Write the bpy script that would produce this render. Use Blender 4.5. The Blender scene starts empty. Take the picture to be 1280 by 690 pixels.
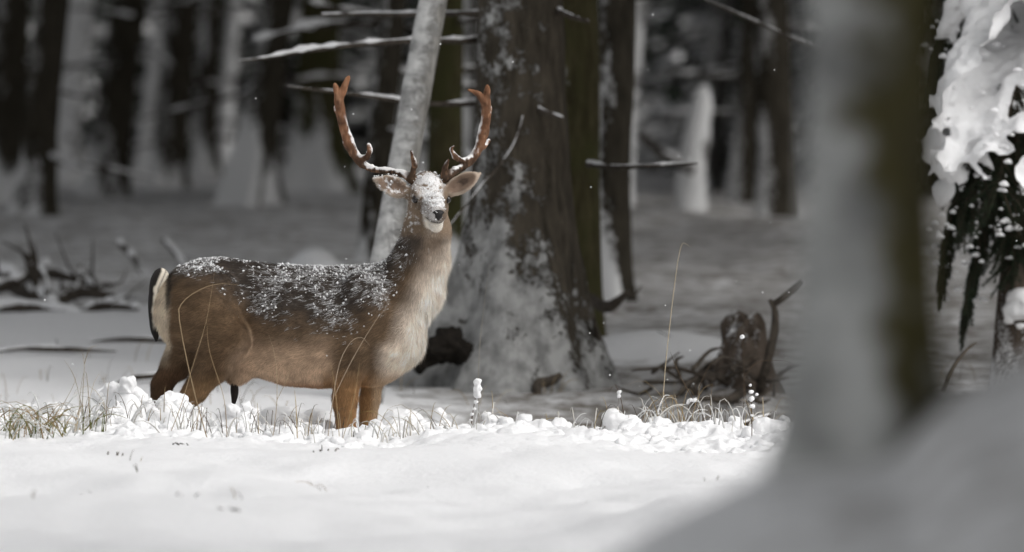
import bpy, math, random
import numpy as np
from mathutils import Vector, Matrix

# ------------------------------------------------------------------ camera
SC = bpy.context.scene
COL = SC.collection
F_PX, D0, CAMZ, HOR = 10667.0, 31.4, 1.18, 138.0      # focal length in photo pixels, focus distance, eye height, horizon row
cam = bpy.data.cameras.new("camera")
cam.lens = 300.0; cam.sensor_width = 36.0
cam.clip_start = 0.5; cam.clip_end = 2000.0
cam.dof.use_dof = True; cam.dof.focus_distance = D0 - 0.12
cam.dof.aperture_fstop = 2.9; cam.dof.aperture_blades = 0
camo = bpy.data.objects.new("camera", cam); COL.objects.link(camo)
camo.location = (0, -D0, CAMZ)
camo.rotation_euler = (math.radians(90) - math.atan((345 - HOR) / F_PX), 0, 0)
SC.camera = camo

# ------------------------------------------------------------------ sky, sun, exposure
SUN_EL, SUN_AZ = math.radians(48), math.radians(128)   # azimuth clockwise from +Y: right and a little behind the camera
w = bpy.data.worlds.new("World"); SC.world = w; w.use_nodes = True
nt = w.node_tree; nt.nodes.clear()
sky = nt.nodes.new("ShaderNodeTexSky"); sky.sky_type = 'NISHITA'; sky.sun_disc = False
sky.sun_elevation = SUN_EL; sky.sun_rotation = SUN_AZ; sky.dust_density = 4.0; sky.air_density = 1.0
hs = nt.nodes.new("ShaderNodeHueSaturation"); hs.inputs["Saturation"].default_value = 0.12   # overcast: grey cloud light
bg = nt.nodes.new("ShaderNodeBackground"); bg.inputs["Strength"].default_value = 0.15
wo = nt.nodes.new("ShaderNodeOutputWorld")
nt.links.new(sky.outputs[0], hs.inputs["Color"]); nt.links.new(hs.outputs[0], bg.inputs[0]); nt.links.new(bg.outputs[0], wo.inputs[0])
sl = bpy.data.lights.new("sun", 'SUN'); sl.energy = 0.75; sl.angle = math.radians(60); sl.color = (1.0, 0.965, 0.92)
so = bpy.data.objects.new("sun", sl); COL.objects.link(so)
sd = Vector((math.sin(SUN_AZ) * math.cos(SUN_EL), math.cos(SUN_AZ) * math.cos(SUN_EL), math.sin(SUN_EL)))
so.rotation_euler = (-sd).to_track_quat('-Z', 'Y').to_euler(); so.location = (20, -25, 30)
vs = SC.view_settings
vs.view_transform = 'Standard'; vs.look = 'None'; vs.exposure = 0.25; vs.gamma = 1.0; vs.use_curve_mapping = False
SC.render.engine = 'CYCLES'
try:
    SC.cycles.use_denoising = True; SC.cycles.denoiser = 'OPENIMAGEDENOISE'
    SC.cycles.max_bounces = 6; SC.cycles.diffuse_bounces = 4; SC.cycles.sample_clamp_indirect = 4.0
except Exception:
    pass

# ------------------------------------------------------------------ helpers
rng = np.random.default_rng(11); random.seed(11)

def at(px, py, D):
    """the point at distance D that the photo shows at pixel (px, py)"""
    return np.array([(px - 640.0) * D / F_PX, D - D0, CAMZ - (py - HOR) * D / F_PX])

def _h(ix, iy, iz, seed):
    n = (ix.astype(np.int64) * 374761393 + iy.astype(np.int64) * 668265263 + iz.astype(np.int64) * 2147483647 + seed * 144269) & 0xffffffff
    n = ((n ^ (n >> 13)) * 1274126177) & 0xffffffff
    n = n ^ (n >> 16)
    return (n & 0xffff).astype(np.float64) / 65535.0

def vnoise(P, seed=0):
    P = np.asarray(P, dtype=np.float64)
    i = np.floor(P).astype(np.int64); f = P - i; f = f * f * (3 - 2 * f)
    r = 0
    for dx in (0, 1):
        for dy in (0, 1):
            for dz in (0, 1):
                wgt = (f[..., 0] if dx else 1 - f[..., 0]) * (f[..., 1] if dy else 1 - f[..., 1]) * (f[..., 2] if dz else 1 - f[..., 2])
                r = r + wgt * _h(i[..., 0] + dx, i[..., 1] + dy, i[..., 2] + dz, seed)
    return r * 2 - 1

def fbm(P, octaves=3, seed=0):
    a, s, r = 1.0, 1.0, 0
    for o in range(octaves):
        r = r + a * vnoise(np.asarray(P) * s, seed + o * 17); a *= 0.5; s *= 2.03
    return r

def smooth(x, a, b):
    t = np.clip((x - a) / (b - a), 0, 1); return t * t * (3 - 2 * t)

def mesh_np(name, V, F, col=None, shade=True):
    """V (n,3), F (m,3|4) arrays or list of them"""
    me = bpy.data.meshes.new(name)
    Fs = F if isinstance(F, list) else [F]
    Fs = [np.asarray(f, dtype=np.int32) for f in Fs if len(f)]
    nv = len(V)
    me.vertices.add(nv); me.vertices.foreach_set("co", np.asarray(V, dtype=np.float32).ravel())
    loops = np.concatenate([f.ravel() for f in Fs])
    counts = np.concatenate([np.full(len(f), f.shape[1], dtype=np.int32) for f in Fs])
    me.loops.add(len(loops)); me.loops.foreach_set("vertex_index", loops)
    me.polygons.add(len(counts))
    starts = np.concatenate([[0], np.cumsum(counts)[:-1]]).astype(np.int32)
    me.polygons.foreach_set("loop_start", starts)
    if shade: me.polygons.foreach_set("use_smooth", np.ones(len(counts), dtype=bool))
    me.update(calc_edges=True); me.validate()
    if col is not None:
        a = me.color_attributes.new("Col", 'FLOAT_COLOR', 'POINT')
        c4 = np.ones((nv, 4), dtype=np.float32); c4[:, :3] = col
        a.data.foreach_set("color", c4.ravel())
    return me

def link(name, me, mat=None, parent=None, **props):
    o = bpy.data.objects.new(name, me); COL.objects.link(o)
    if mat is not None and me is not None and len(me.materials) == 0: me.materials.append(mat)
    if parent is not None: o.parent = parent
    for k, v in props.items(): o[k] = v
    return o

def empty(name, loc, label, cat, group=None):
    o = bpy.data.objects.new(name, None); COL.objects.link(o); o.location = loc
    o["label"] = label; o["category"] = cat
    if group: o["group"] = group
    o.empty_display_size = 0.1
    return o

class MB:
    def __init__(s): s.V = []; s.Q = []; s.T = []; s.C = []; s.n = 0
    def add(s, V, Q=None, T=None, C=None):
        V = np.asarray(V, dtype=np.float64)
        if Q is not None and len(Q): s.Q.append(np.asarray(Q) + s.n)
        if T is not None and len(T): s.T.append(np.asarray(T) + s.n)
        s.V.append(V); s.n += len(V)
        if C is not None: s.C.append(np.broadcast_to(np.asarray(C, dtype=np.float64), V.shape))
    def mesh(s, name, shade=True):
        Fs = []
        if s.Q: Fs.append(np.concatenate(s.Q))
        if s.T: Fs.append(np.concatenate(s.T))
        return mesh_np(name, np.concatenate(s.V), Fs, np.concatenate(s.C) if s.C else None, shade)

def catmull(P, n):
    P = np.asarray(P, dtype=np.float64)
    if len(P) == 2:
        t = np.linspace(0, 1, n)[:, None]; return P[0] * (1 - t) + P[1] * t
    Q = np.vstack([2 * P[0] - P[1], P, 2 * P[-1] - P[-2]])
    u = np.linspace(0, len(P) - 1 - 1e-9, n); i = u.astype(int); t = (u - i)[:, None]
    a, b, c, d = Q[i], Q[i + 1], Q[i + 2], Q[i + 3]
    return 0.5 * ((2 * b) + (-a + c) * t + (2 * a - 5 * b + 4 * c - d) * t * t + (-a + 3 * b - 3 * c + d) * t ** 3)

def tube(P, R, seg=8, rings=None, rough=0.0, rfreq=10.0, seed=0, squash=1.0, lobes=None):
    """tapered tube through points P (k,3 or k,4 with radius) -> V, Q, T"""
    P = np.asarray(P, dtype=np.float64); R = np.asarray(R, dtype=np.float64)
    n = rings or max(2, (len(P) - 1) * 5 + 1)
    S = catmull(np.hstack([P, R[:, None]]), n); C = S[:, :3]; r = np.maximum(S[:, 3], 1e-4)
    T = np.gradient(C, axis=0); T /= np.linalg.norm(T, axis=1)[:, None] + 1e-12
    ref = np.array([0, 1.0, 0]) if abs(T[:, 1]).mean() < 0.8 else np.array([1.0, 0, 0])
    A = np.cross(T, ref); A /= np.linalg.norm(A, axis=1)[:, None] + 1e-12
    B = np.cross(A, T)
    th = np.arange(seg) * 2 * math.pi / seg
    rr = np.repeat(r[:, None], seg, 1)
    if lobes is not None: rr = rr * lobes(th[None, :], np.linspace(0, 1, n)[:, None], C)
    V = C[:, None] + A[:, None] * (np.cos(th)[None, :, None] * rr[..., None]) + B[:, None] * (np.sin(th)[None, :, None] * rr[..., None] * squash)
    if rough:
        nn = fbm(V * rfreq + seed * 3.7, 2, seed)
        V = V + (V - C[:, None]) * (rough * nn)[..., None]
    V = V.reshape(-1, 3)
    i = np.arange(n - 1)[:, None] * seg; j = np.arange(seg)[None, :]; j2 = (j + 1) % seg
    Q = np.stack([i + j, i + j2, i + seg + j2, i + seg + j], -1).reshape(-1, 4)
    k = len(V); V = np.vstack([V, C[0] , C[-1]])
    jj = np.arange(seg); j2 = (jj + 1) % seg
    T0 = np.stack([np.full(seg, k), j2, jj], -1); T1 = np.stack([np.full(seg, k + 1), (n - 1) * seg + jj, (n - 1) * seg + j2], -1)
    return V, Q, np.vstack([T0, T1])

# ---- implicit surfaces: prims joined with a smooth minimum, polygonised by surface nets
def smin(a, b, k):
    h = np.clip(0.5 + 0.5 * (b - a) / k, 0, 1)
    return b * (1 - h) + a * h - k * h * (1 - h)

class SDF:
    def __init__(s, lo, hi, h):
        s.h = h; s.lo = np.asarray(lo, float); s.n = np.ceil((np.asarray(hi, float) - s.lo) / h).astype(int) + 1
        s.F = np.full(s.n, 0.5, dtype=np.float32)
        s.ax = [s.lo[i] + h * np.arange(s.n[i]) for i in range(3)]
    def block(s, lo, hi):
        a = [int(max(0, math.floor((lo[i] - s.lo[i]) / s.h))) for i in range(3)]
        b = [int(min(s.n[i], math.ceil((hi[i] - s.lo[i]) / s.h) + 1)) for i in range(3)]
        sl_ = tuple(slice(a[i], max(a[i], b[i])) for i in range(3))
        X = s.ax[0][sl_[0]][:, None, None]; Y = s.ax[1][sl_[1]][None, :, None]; Z = s.ax[2][sl_[2]][None, None, :]
        return sl_, X, Y, Z
    def put(s, sl_, d, k, sub=False):
        if s.F[sl_].size == 0: return
        if sub: s.F[sl_] = -smin(-s.F[sl_], d, k)
        else: s.F[sl_] = smin(s.F[sl_], d, k)
    def cone(s, a, b, r1, r2, k=0.03, m=0.06):
        a = np.asarray(a, float); b = np.asarray(b, float); r = max(r1, r2) + m
        sl_, X, Y, Z = s.block(np.minimum(a, b) - r, np.maximum(a, b) + r)
        ba = b - a; L = float(ba @ ba) + 1e-12
        t = np.clip(((X - a[0]) * ba[0] + (Y - a[1]) * ba[1] + (Z - a[2]) * ba[2]) / L, 0, 1)
        d = np.sqrt((X - a[0] - t * ba[0]) ** 2 + (Y - a[1] - t * ba[1]) ** 2 + (Z - a[2] - t * ba[2]) ** 2) - (r1 + (r2 - r1) * t)
        s.put(sl_, d, k)
    def chain(s, P, R, k=0.02, m=0.05):
        for i in range(len(P) - 1): s.cone(P[i], P[i + 1], R[i], R[i + 1], k, m)
    def ell(s, c, r, M=None, k=0.03, m=0.06, sub=False):
        c = np.asarray(c, float); r = np.asarray(r, float); M = np.eye(3) if M is None else np.asarray(M, float)
        R = r.max() + m
        sl_, X, Y, Z = s.block(c - R, c + R)
        q = [(X - c[0]) * M[i][0] + (Y - c[1]) * M[i][1] + (Z - c[2]) * M[i][2] for i in range(3)]
        k0 = np.sqrt((q[0] / r[0]) ** 2 + (q[1] / r[1]) ** 2 + (q[2] / r[2]) ** 2)
        k1 = np.sqrt((q[0] / r[0] ** 2) ** 2 + (q[1] / r[1] ** 2) ** 2 + (q[2] / r[2] ** 2) ** 2) + 1e-6
        d = k0 * (k0 - 1) / k1
        s.put(sl_, d, k, sub)
    def mesh(s):
        F = s.F; h = s.h; I = F < 0
        n = F.shape
        cnt = np.zeros(tuple(x - 1 for x in n), dtype=np.int8)
        for dx in (0, 1):
            for dy in (0, 1):
                for dz in (0, 1):
                    cnt += I[dx:n[0] - 1 + dx, dy:n[1] - 1 + dy, dz:n[2] - 1 + dz]
        act = (cnt > 0) & (cnt < 8)
        c = np.argwhere(act); idx = np.full(act.shape, -1, dtype=np.int32); idx[act] = np.arange(len(c))
        acc = np.zeros((len(c), 3)); num = np.zeros(len(c))
        for axis in range(3):
            o1, o2 = [a for a in range(3) if a != axis]
            for i in (0, 1):
                for j in (0, 1):
                    off = np.zeros(3, int); off[o1] = i; off[o2] = j
                    e = off.copy(); e[axis] = 1
                    fa = F[c[:, 0] + off[0], c[:, 1] + off[1], c[:, 2] + off[2]]; fb = F[c[:, 0] + e[0], c[:, 1] + e[1], c[:, 2] + e[2]]
                    x = (fa < 0) != (fb < 0)
                    t = np.where(x, fa / np.where(x, fa - fb, 1), 0)
                    p = np.repeat(off[None].astype(float), len(c), 0); p[:, axis] = t
                    acc[x] += p[x]; num[x] += 1
        V = s.lo + h * (c + acc / np.maximum(num, 1)[:, None])
        quads = []
        for axis in range(3):
            o1, o2 = [(1, 2), (2, 0), (0, 1)][axis]
            A = np.moveaxis(I, (axis, o1, o2), (0, 1, 2)); Ix = np.moveaxis(idx, (axis, o1, o2), (0, 1, 2))
            a = A[:-1, 1:-1, 1:-1]; b = A[1:, 1:-1, 1:-1]
            q = np.stack([Ix[:, :-1, :-1], Ix[:, 1:, :-1], Ix[:, 1:, 1:], Ix[:, :-1, 1:]], -1)
            m1 = a & ~b; m2 = ~a & b
            quads.append(q[m1]); quads.append(q[m2][:, ::-1])
        Q = np.concatenate(quads)
        return V, Q
    def normals(s, V):
        f = (V - s.lo) / s.h
        i = np.clip(np.round(f).astype(int), 1, np.array(s.n) - 2)
        g = np.stack([s.F[i[:, 0] + 1, i[:, 1], i[:, 2]] - s.F[i[:, 0] - 1, i[:, 1], i[:, 2]],
                      s.F[i[:, 0], i[:, 1] + 1, i[:, 2]] - s.F[i[:, 0], i[:, 1] - 1, i[:, 2]],
                      s.F[i[:, 0], i[:, 1], i[:, 2] + 1] - s.F[i[:, 0], i[:, 1], i[:, 2] - 1]], -1)
        return g / (np.linalg.norm(g, axis=1)[:, None] + 1e-9)

# ------------------------------------------------------------------ materials
def new_mat(name, rough=0.8):
    m = bpy.data.materials.new(name); m.use_nodes = True
    b = m.node_tree.nodes["Principled BSDF"]; b.inputs["Roughness"].default_value = rough
    b.inputs["Specular IOR Level"].default_value = 0.25
    return m, m.node_tree, b

def N(t, typ, **kw):
    n = t.nodes.new(typ)
    for k, v in kw.items():
        if hasattr(n, k) and k not in n.inputs: setattr(n, k, v)
        else: n.inputs[k].default_value = v
    return n

def noise_tex(t, scale, detail=4, rough=0.6, vec=None, stretch=None):
    n = N(t, "ShaderNodeTexNoise"); n.inputs["Scale"].default_value = scale; n.inputs["Detail"].default_value = detail; n.inputs["Roughness"].default_value = rough
    if vec is None:
        g = N(t, "ShaderNodeNewGeometry"); vec = g.outputs["Position"]
    if stretch:
        mp = N(t, "ShaderNodeMapping"); mp.inputs["Scale"].default_value = stretch
        t.links.new(vec, mp.inputs["Vector"]); vec = mp.outputs[0]
    t.links.new(vec, n.inputs["Vector"]); return n

def math_n(t, op, a, b=None, c=None, clamp=False):
    n = N(t, "ShaderNodeMath"); n.operation = op; n.use_clamp = clamp
    for i, v in enumerate((a, b, c)):
        if v is None: continue
        if isinstance(v, (int, float)): n.inputs[i].default_value = v
        else: t.links.new(v, n.inputs[i])
    return n.outputs[0]

def ramp(t, fac, stops):
    n = N(t, "ShaderNodeValToRGB"); e = n.color_ramp.elements
    while len(e) < len(stops): e.new(0.5)
    for i, (p, c) in enumerate(stops):
        e[i].position = p; e[i].color = (*c, 1) if len(c) == 3 else c
    t.links.new(fac, n.inputs[0]); return n.outputs[0]

def mixc(t, fac, a, b):
    n = N(t, "ShaderNodeMix"); n.data_type = 'RGBA'
    for k, v in ((0, fac), (6, a), (7, b)):
        if isinstance(v, (int, float)): n.inputs[k].default_value = v
        elif isinstance(v, tuple): n.inputs[k].default_value = (*v, 1)
        else: t.links.new(v, n.inputs[k])
    return n.outputs[2]

def bump(t, b, h, strength, dist):
    n = N(t, "ShaderNodeBump"); n.inputs["Strength"].default_value = strength; n.inputs["Distance"].default_value = dist
    t.links.new(h, n.inputs["Height"]); t.links.new(n.outputs[0], b.inputs["Normal"])

def snow_mat(name, col=(0.86, 0.86, 0.865), bs=60, bd=0.01):
    m, t, b = new_mat(name, 0.65)
    n1 = noise_tex(t, bs, 5, 0.65); n2 = noise_tex(t, bs * 5, 3, 0.6)
    h = math_n(t, 'ADD', n1.outputs[0], math_n(t, 'MULTIPLY', n2.outputs[0], 0.35))
    t.links.new(ramp(t, n1.outputs[0], [(0.3, tuple(c * 0.94 for c in col)), (0.65, col)]), b.inputs["Base Color"])
    bump(t, b, h, 0.5, bd)
    return m

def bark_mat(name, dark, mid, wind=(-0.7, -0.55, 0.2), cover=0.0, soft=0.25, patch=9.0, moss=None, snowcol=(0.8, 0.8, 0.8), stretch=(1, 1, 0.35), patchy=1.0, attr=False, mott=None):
    """bark with wind-blown snow stuck on the faces turned to `wind`; cover shifts how much of it is white"""
    m, t, b = new_mat(name, 0.9)
    b.inputs["Specular IOR Level"].default_value = 0.1
    nb = noise_tex(t, 30, 6, 0.65, stretch=(1, 1, 0.22)); nb2 = noise_tex(t, 7, 4, 0.6, stretch=(1, 1, 0.4))
    bark = ramp(t, nb.outputs[0], [(0.3, dark), (0.7, mid)])
    if moss:
        bark = mixc(t, ramp(t, nb2.outputs[0], [(0.4, (0, 0, 0)), (0.6, (1, 1, 1))]), bark, moss)
    g = N(t, "ShaderNodeNewGeometry")
    dp = N(t, "ShaderNodeVectorMath"); dp.operation = 'DOT_PRODUCT'; wv = Vector(wind).normalized(); dp.inputs[1].default_value = wv
    t.links.new(g.outputs["Normal"], dp.inputs[0])
    np_ = noise_tex(t, patch, 5, 0.62, stretch=stretch); np2 = noise_tex(t, patch * 5, 3, 0.6)
    f = math_n(t, 'ADD', dp.outputs["Value"], cover)
    f = math_n(t, 'ADD', f, math_n(t, 'MULTIPLY', math_n(t, 'SUBTRACT', np_.outputs[0], 0.5), 2.6 * patchy))
    f = math_n(t, 'ADD', f, math_n(t, 'MULTIPLY', math_n(t, 'SUBTRACT', np2.outputs[0], 0.5), 1.2 * patchy))
    if attr:
        a = N(t, "ShaderNodeAttribute"); a.attribute_name = "Col"
        f = math_n(t, 'ADD', f, math_n(t, 'MULTIPLY', math_n(t, 'SUBTRACT', a.outputs["Fac"], 0.5), 4.0))
    mr = N(t, "ShaderNodeMapRange"); mr.inputs["From Min"].default_value = -soft; mr.inputs["From Max"].default_value = soft
    t.links.new(f, mr.inputs["Value"])
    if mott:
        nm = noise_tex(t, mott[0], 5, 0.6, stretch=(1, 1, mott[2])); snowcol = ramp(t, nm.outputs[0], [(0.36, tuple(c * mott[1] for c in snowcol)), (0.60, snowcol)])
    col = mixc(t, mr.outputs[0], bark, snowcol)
    t.links.new(col, b.inputs["Base Color"])
    hh = math_n(t, 'ADD', math_n(t, 'MULTIPLY', nb.outputs[0], 0.6), math_n(t, 'MULTIPLY', mr.outputs[0], 0.8))
    bump(t, b, hh, 0.8, 0.03)
    return m

def attr_mat(name, rough=0.85, spec=0.15, bs=None, bd=0.002, sheen=0.0):
    m, t, b = new_mat(name, rough); b.inputs["Specular IOR Level"].default_value = spec
    a = N(t, "ShaderNodeAttribute"); a.attribute_name = "Col"
    t.links.new(a.outputs["Color"], b.inputs["Base Color"])
    if bs: bump(t, b, noise_tex(t, bs, 4, 0.6).outputs[0], 0.5, bd)
    if sheen: b.inputs["Sheen Weight"].default_value = sheen
    return m

def plain_mat(name, c1, c2, scale=30, rough=0.8, bd=0.004, spec=0.2):
    m, t, b = new_mat(name, rough); b.inputs["Specular IOR Level"].default_value = spec
    n = noise_tex(t, scale, 5, 0.6)
    t.links.new(ramp(t, n.outputs[0], [(0.3, c1), (0.7, c2)]), b.inputs["Base Color"])
    bump(t, b, n.outputs[0], 0.5, bd); return m

M = {}
M['snow'] = snow_mat("snow_clean")
M['snow_soft'] = snow_mat("snow_caps", bs=35, bd=0.012)
# ground: deep clean snow in the clearing, thin snow, needles and soil under the spruces, plus painted shade (mask on the sheet)
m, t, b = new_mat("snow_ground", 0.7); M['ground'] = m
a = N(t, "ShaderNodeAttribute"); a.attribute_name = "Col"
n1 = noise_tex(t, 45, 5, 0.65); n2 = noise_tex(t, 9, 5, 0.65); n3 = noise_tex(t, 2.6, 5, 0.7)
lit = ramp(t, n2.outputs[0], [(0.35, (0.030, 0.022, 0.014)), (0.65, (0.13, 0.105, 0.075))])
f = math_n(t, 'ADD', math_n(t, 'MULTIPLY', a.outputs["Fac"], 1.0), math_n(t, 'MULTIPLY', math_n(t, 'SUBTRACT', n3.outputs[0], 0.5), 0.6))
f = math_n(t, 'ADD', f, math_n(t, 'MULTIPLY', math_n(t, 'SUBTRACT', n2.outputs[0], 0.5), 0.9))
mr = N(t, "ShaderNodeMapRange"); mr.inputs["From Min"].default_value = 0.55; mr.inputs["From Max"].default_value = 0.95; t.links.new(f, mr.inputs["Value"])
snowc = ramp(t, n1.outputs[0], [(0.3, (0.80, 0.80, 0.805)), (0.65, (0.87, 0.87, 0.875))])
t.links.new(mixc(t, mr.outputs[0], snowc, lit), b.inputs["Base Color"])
bump(t, b, math_n(t, 'ADD', n1.outputs[0], math_n(t, 'MULTIPLY', n2.outputs[0], 1.5)), 0.5, 0.012)

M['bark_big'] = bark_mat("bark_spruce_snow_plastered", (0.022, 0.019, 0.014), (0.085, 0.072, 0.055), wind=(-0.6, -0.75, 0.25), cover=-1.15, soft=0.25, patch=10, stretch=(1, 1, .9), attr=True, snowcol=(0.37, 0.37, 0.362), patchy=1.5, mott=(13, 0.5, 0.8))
M['bark_dark'] = bark_mat("bark_dark_spruce", (0.018, 0.016, 0.012), (0.065, 0.056, 0.042), cover=-1.15, patch=6, attr=True)
M['bark_brown'] = bark_mat("bark_olive_brown", (0.024, 0.021, 0.010), (0.085, 0.074, 0.038), cover=-1.45, patch=6, attr=True, moss=(0.05, 0.05, 0.02))
M['bark_grey'] = bark_mat("bark_snowy_grey", (0.05, 0.048, 0.044), (0.16, 0.155, 0.145), cover=-0.75, patch=5, attr=True)
M['bark_white'] = bark_mat("bark_snow_coated", (0.12, 0.115, 0.11), (0.3, 0.29, 0.28), cover=0.45, patch=3.0, patchy=2.0, stretch=(1, 1, 1.3), attr=True, snowcol=(0.85, 0.85, 0.85))
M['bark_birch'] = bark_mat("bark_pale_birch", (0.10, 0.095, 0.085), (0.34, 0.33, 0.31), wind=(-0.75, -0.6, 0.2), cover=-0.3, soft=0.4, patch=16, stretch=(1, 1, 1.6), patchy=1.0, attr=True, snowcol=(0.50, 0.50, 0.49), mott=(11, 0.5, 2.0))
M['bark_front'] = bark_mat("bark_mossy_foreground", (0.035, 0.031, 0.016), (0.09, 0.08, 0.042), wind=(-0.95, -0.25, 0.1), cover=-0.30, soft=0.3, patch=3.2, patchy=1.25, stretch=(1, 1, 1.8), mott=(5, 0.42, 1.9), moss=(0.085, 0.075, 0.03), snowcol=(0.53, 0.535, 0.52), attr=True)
M['bark_edge'] = bark_mat("bark_flaky_edge", (0.03, 0.022, 0.016), (0.13, 0.105, 0.085), wind=(-.3, -.3, .9), cover=-1.0, patch=14, attr=True)
M['dead'] = plain_mat("dead_wood", (0.02, 0.016, 0.012), (0.09, 0.075, 0.06), 40)
M['needle'] = attr_mat("spruce_needles", 0.7, 0.2)
M['fur'] = attr_mat("deer_coat", 0.85, 0.12, bs=260, bd=0.0035, sheen=0.1)
M['blade'] = attr_mat("fur_strands", 0.8, 0.15)
M['grass'] = attr_mat("dry_grass", 0.8, 0.15)
M['eye'] = plain_mat("eye_gloss", (0.006, 0.004, 0.003), (0.012, 0.008, 0.005), 30, 0.08, 0.0, 0.6)
M['nose'] = plain_mat("nose_leather", (0.010, 0.009, 0.009), (0.018, 0.016, 0.015), 250, 0.5, 0.002, 0.25)

# ------------------------------------------------------------------ ground
def axis_pts(segs):
    """segs: (from, to, step) runs"""
    out = []
    for a_, b_, st in segs: out.append(np.arange(a_, b_, st))
    return np.concatenate(out + [[segs[-1][1]]])

BX = [-9, -0.6, 0.0, 0.12, 0.23, 0.32, 0.39, 0.50, 0.58, 0.66, 0.78, 1.2, 2.2, 5, 12]
BZ = [0, 0, 0.25, 0.42, 0.50, 0.545, 0.585, 0.60, 0.615, 0.69, 0.76, 0.95, 1.0, 0.6, 0]
def ground_z(x, y, fine=True):
    x = np.asarray(x, float); y = np.asarray(y, float); D = y + D0
    z = np.interp(D, [-400, 0, 18, 25, 30, 31.4, 32.3, 34, 37, 42, 50, 60, 70, 100, 160, 600], [0, -0.25, -0.06, -0.03, -0.01, 0.0, -0.03, -0.06, 0.0, 0.22, 0.44, 0.53, 0.58, 0.66, 0.9, 6.0])
    z = z + (np.interp(x, BX, BZ) + .15 * smooth(x, -.3, .1)) * np.exp(-((y + 18.3) / 2.3) ** 2)
    z = z - 0.17 * smooth(x, -0.75, -0.15) * smooth(y, 0.0, 0.9) * smooth(y, 5.6, 2.5)
    P = np.stack([x, y, np.zeros_like(x)], -1)
    z = z + 0.045 * np.exp(-((y + 5) / 4.5) ** 2) * fbm(P * np.array([1.8, 0.8, 1]) + 9, 3, 61)
    amp = smooth(D, 14, 24) * 0.9 + 0.1
    z = z + 0.035 * fbm(P * 0.9, 3, 3) * amp
    z = z + 0.10 * smooth(D, 38, 48) * fbm(P * 0.5, 3, 9)
    # lumpy tussocks buried under the snow along the crest by the deer
    crest = np.exp(-((y + 0.55) / 0.8) ** 2)
    lump = np.maximum(0, vnoise(P * np.array([4.2, 3.0, 1]), 21)) ** 1.2 * 0.040 + np.maximum(0, vnoise(P * np.array([9.5, 7.0, 1]) + 5, 22)) ** .8 * 0.032 + 0.018 * vnoise(P * np.array([24, 18, 1]) + 2, 24) + .010 * vnoise(P * np.array([46, 30, 1]) + 4, 25)
    z = z + crest * lump
    z = z + 0.03 * smooth(-x, 0.9, 1.4) * np.exp(-((y + 0.5) / 0.7) ** 2)
    wob = vnoise(P * 16, 77)
    for (px, py, hw, D_) in ((545, 535, 22, 31.0), (635, 540, 26, 31.1), (683, 541, 18, 31.1), (868, 541, 26, 31.1), (160, 505, 30, 31.0), (215, 512, 26, 30.9), (350, 510, 34, 31.9), (300, 520, 24, 31.0), (60, 535, 34, 30.8), (400, 516, 22, 31.8)):
        c = at(px, py, D_); rr = hw * D_ / F_PX
        q = np.sqrt(((x - c[0]) / rr) ** 2 + ((y - c[1]) / (rr * 1.5)) ** 2) * (0.92 + .16 * wob)
        z = z + max(0.02, c[2] + 0.004) * np.exp(-q ** 4)
    # rounded snow hummocks further back
    for (px, py, D_, rx, ry, hh) in ((392, 335, 41.5, 0.24, 0.35, 0.36), (815, 440, 38.5, 0.36, 0.4, 0.10), (925, 480, 36.2, .22, .3, .10), (745, 370, 41.5, 0.10, 0.25, 0.10)):
        c = at(px, py, D_)
        z = z + hh * np.exp(-((x - c[0]) / rx) ** 2 - ((y - c[1]) / ry) ** 2)
    return z

xs = axis_pts([(-420, -60, 40), (-60, -8, 2.5), (-8, -2.4, 0.28), (-2.4, -1.95, 0.03), (-1.95, 1.1, 0.0105), (1.1, 2.4, 0.03), (2.4, 8, 0.28), (8, 60, 2.5), (60, 420, 40)])
ys = axis_pts([(-420, -60, 40), (-60, -24, 2.0), (-24, -10, 0.16), (-10, -3, 0.06), (-3, -1.3, 0.03), (-1.3, 0.9, 0.014), (0.9, 8, 0.07), (8, 30, 0.22), (30, 110, 2), (110, 900, 60)])
X, Y = np.meshgrid(xs, ys, indexing='ij')
Zg = ground_z(X, Y)
V = np.stack([X, Y, Zg], -1).reshape(-1, 3)
nx, ny = X.shape
i = np.arange(nx - 1)[:, None] * ny; j = np.arange(ny - 1)[None, :]
Q = np.stack([i + j, i + ny + j, i + ny + j + 1, i + j + 1], -1).reshape(-1, 4)
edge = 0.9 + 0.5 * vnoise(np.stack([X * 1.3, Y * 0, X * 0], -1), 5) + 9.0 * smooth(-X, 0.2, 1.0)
litter_shade = (0.67 + (0.10 + 0.04 * smooth(Y, 14, 6)) * smooth(X, -.5, .2)) * smooth(Y, edge, edge + 1.4)  # thin snow and needles, doubling as painted canopy shade
litter_shade = litter_shade - 0.6 * np.exp(-((X - at(815, 440, 38.5)[0]) / 0.36) ** 4 - ((Y - 7.1) / 0.6) ** 4) - 0.3 * np.exp(-((X - at(392, 335, 41.5)[0]) / 0.4) ** 2 - ((Y - 10.1) / 0.6) ** 2)
litter_shade = litter_shade + 0.62 * np.exp(-((X - 1.0) / 1.0) ** 4 - ((Y + 18.3) / 3.0) ** 4)   # bank round the foreground tree darkened with needle brown, standing in for its shade
link("snow_ground", mesh_np("snow_ground", V, Q, np.repeat(np.clip(litter_shade, 0, 1).reshape(-1, 1), 3, 1)), M['ground'], kind="structure", label="snow covered forest floor, white in front and thin and darkened with painted shade under the trees")

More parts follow.
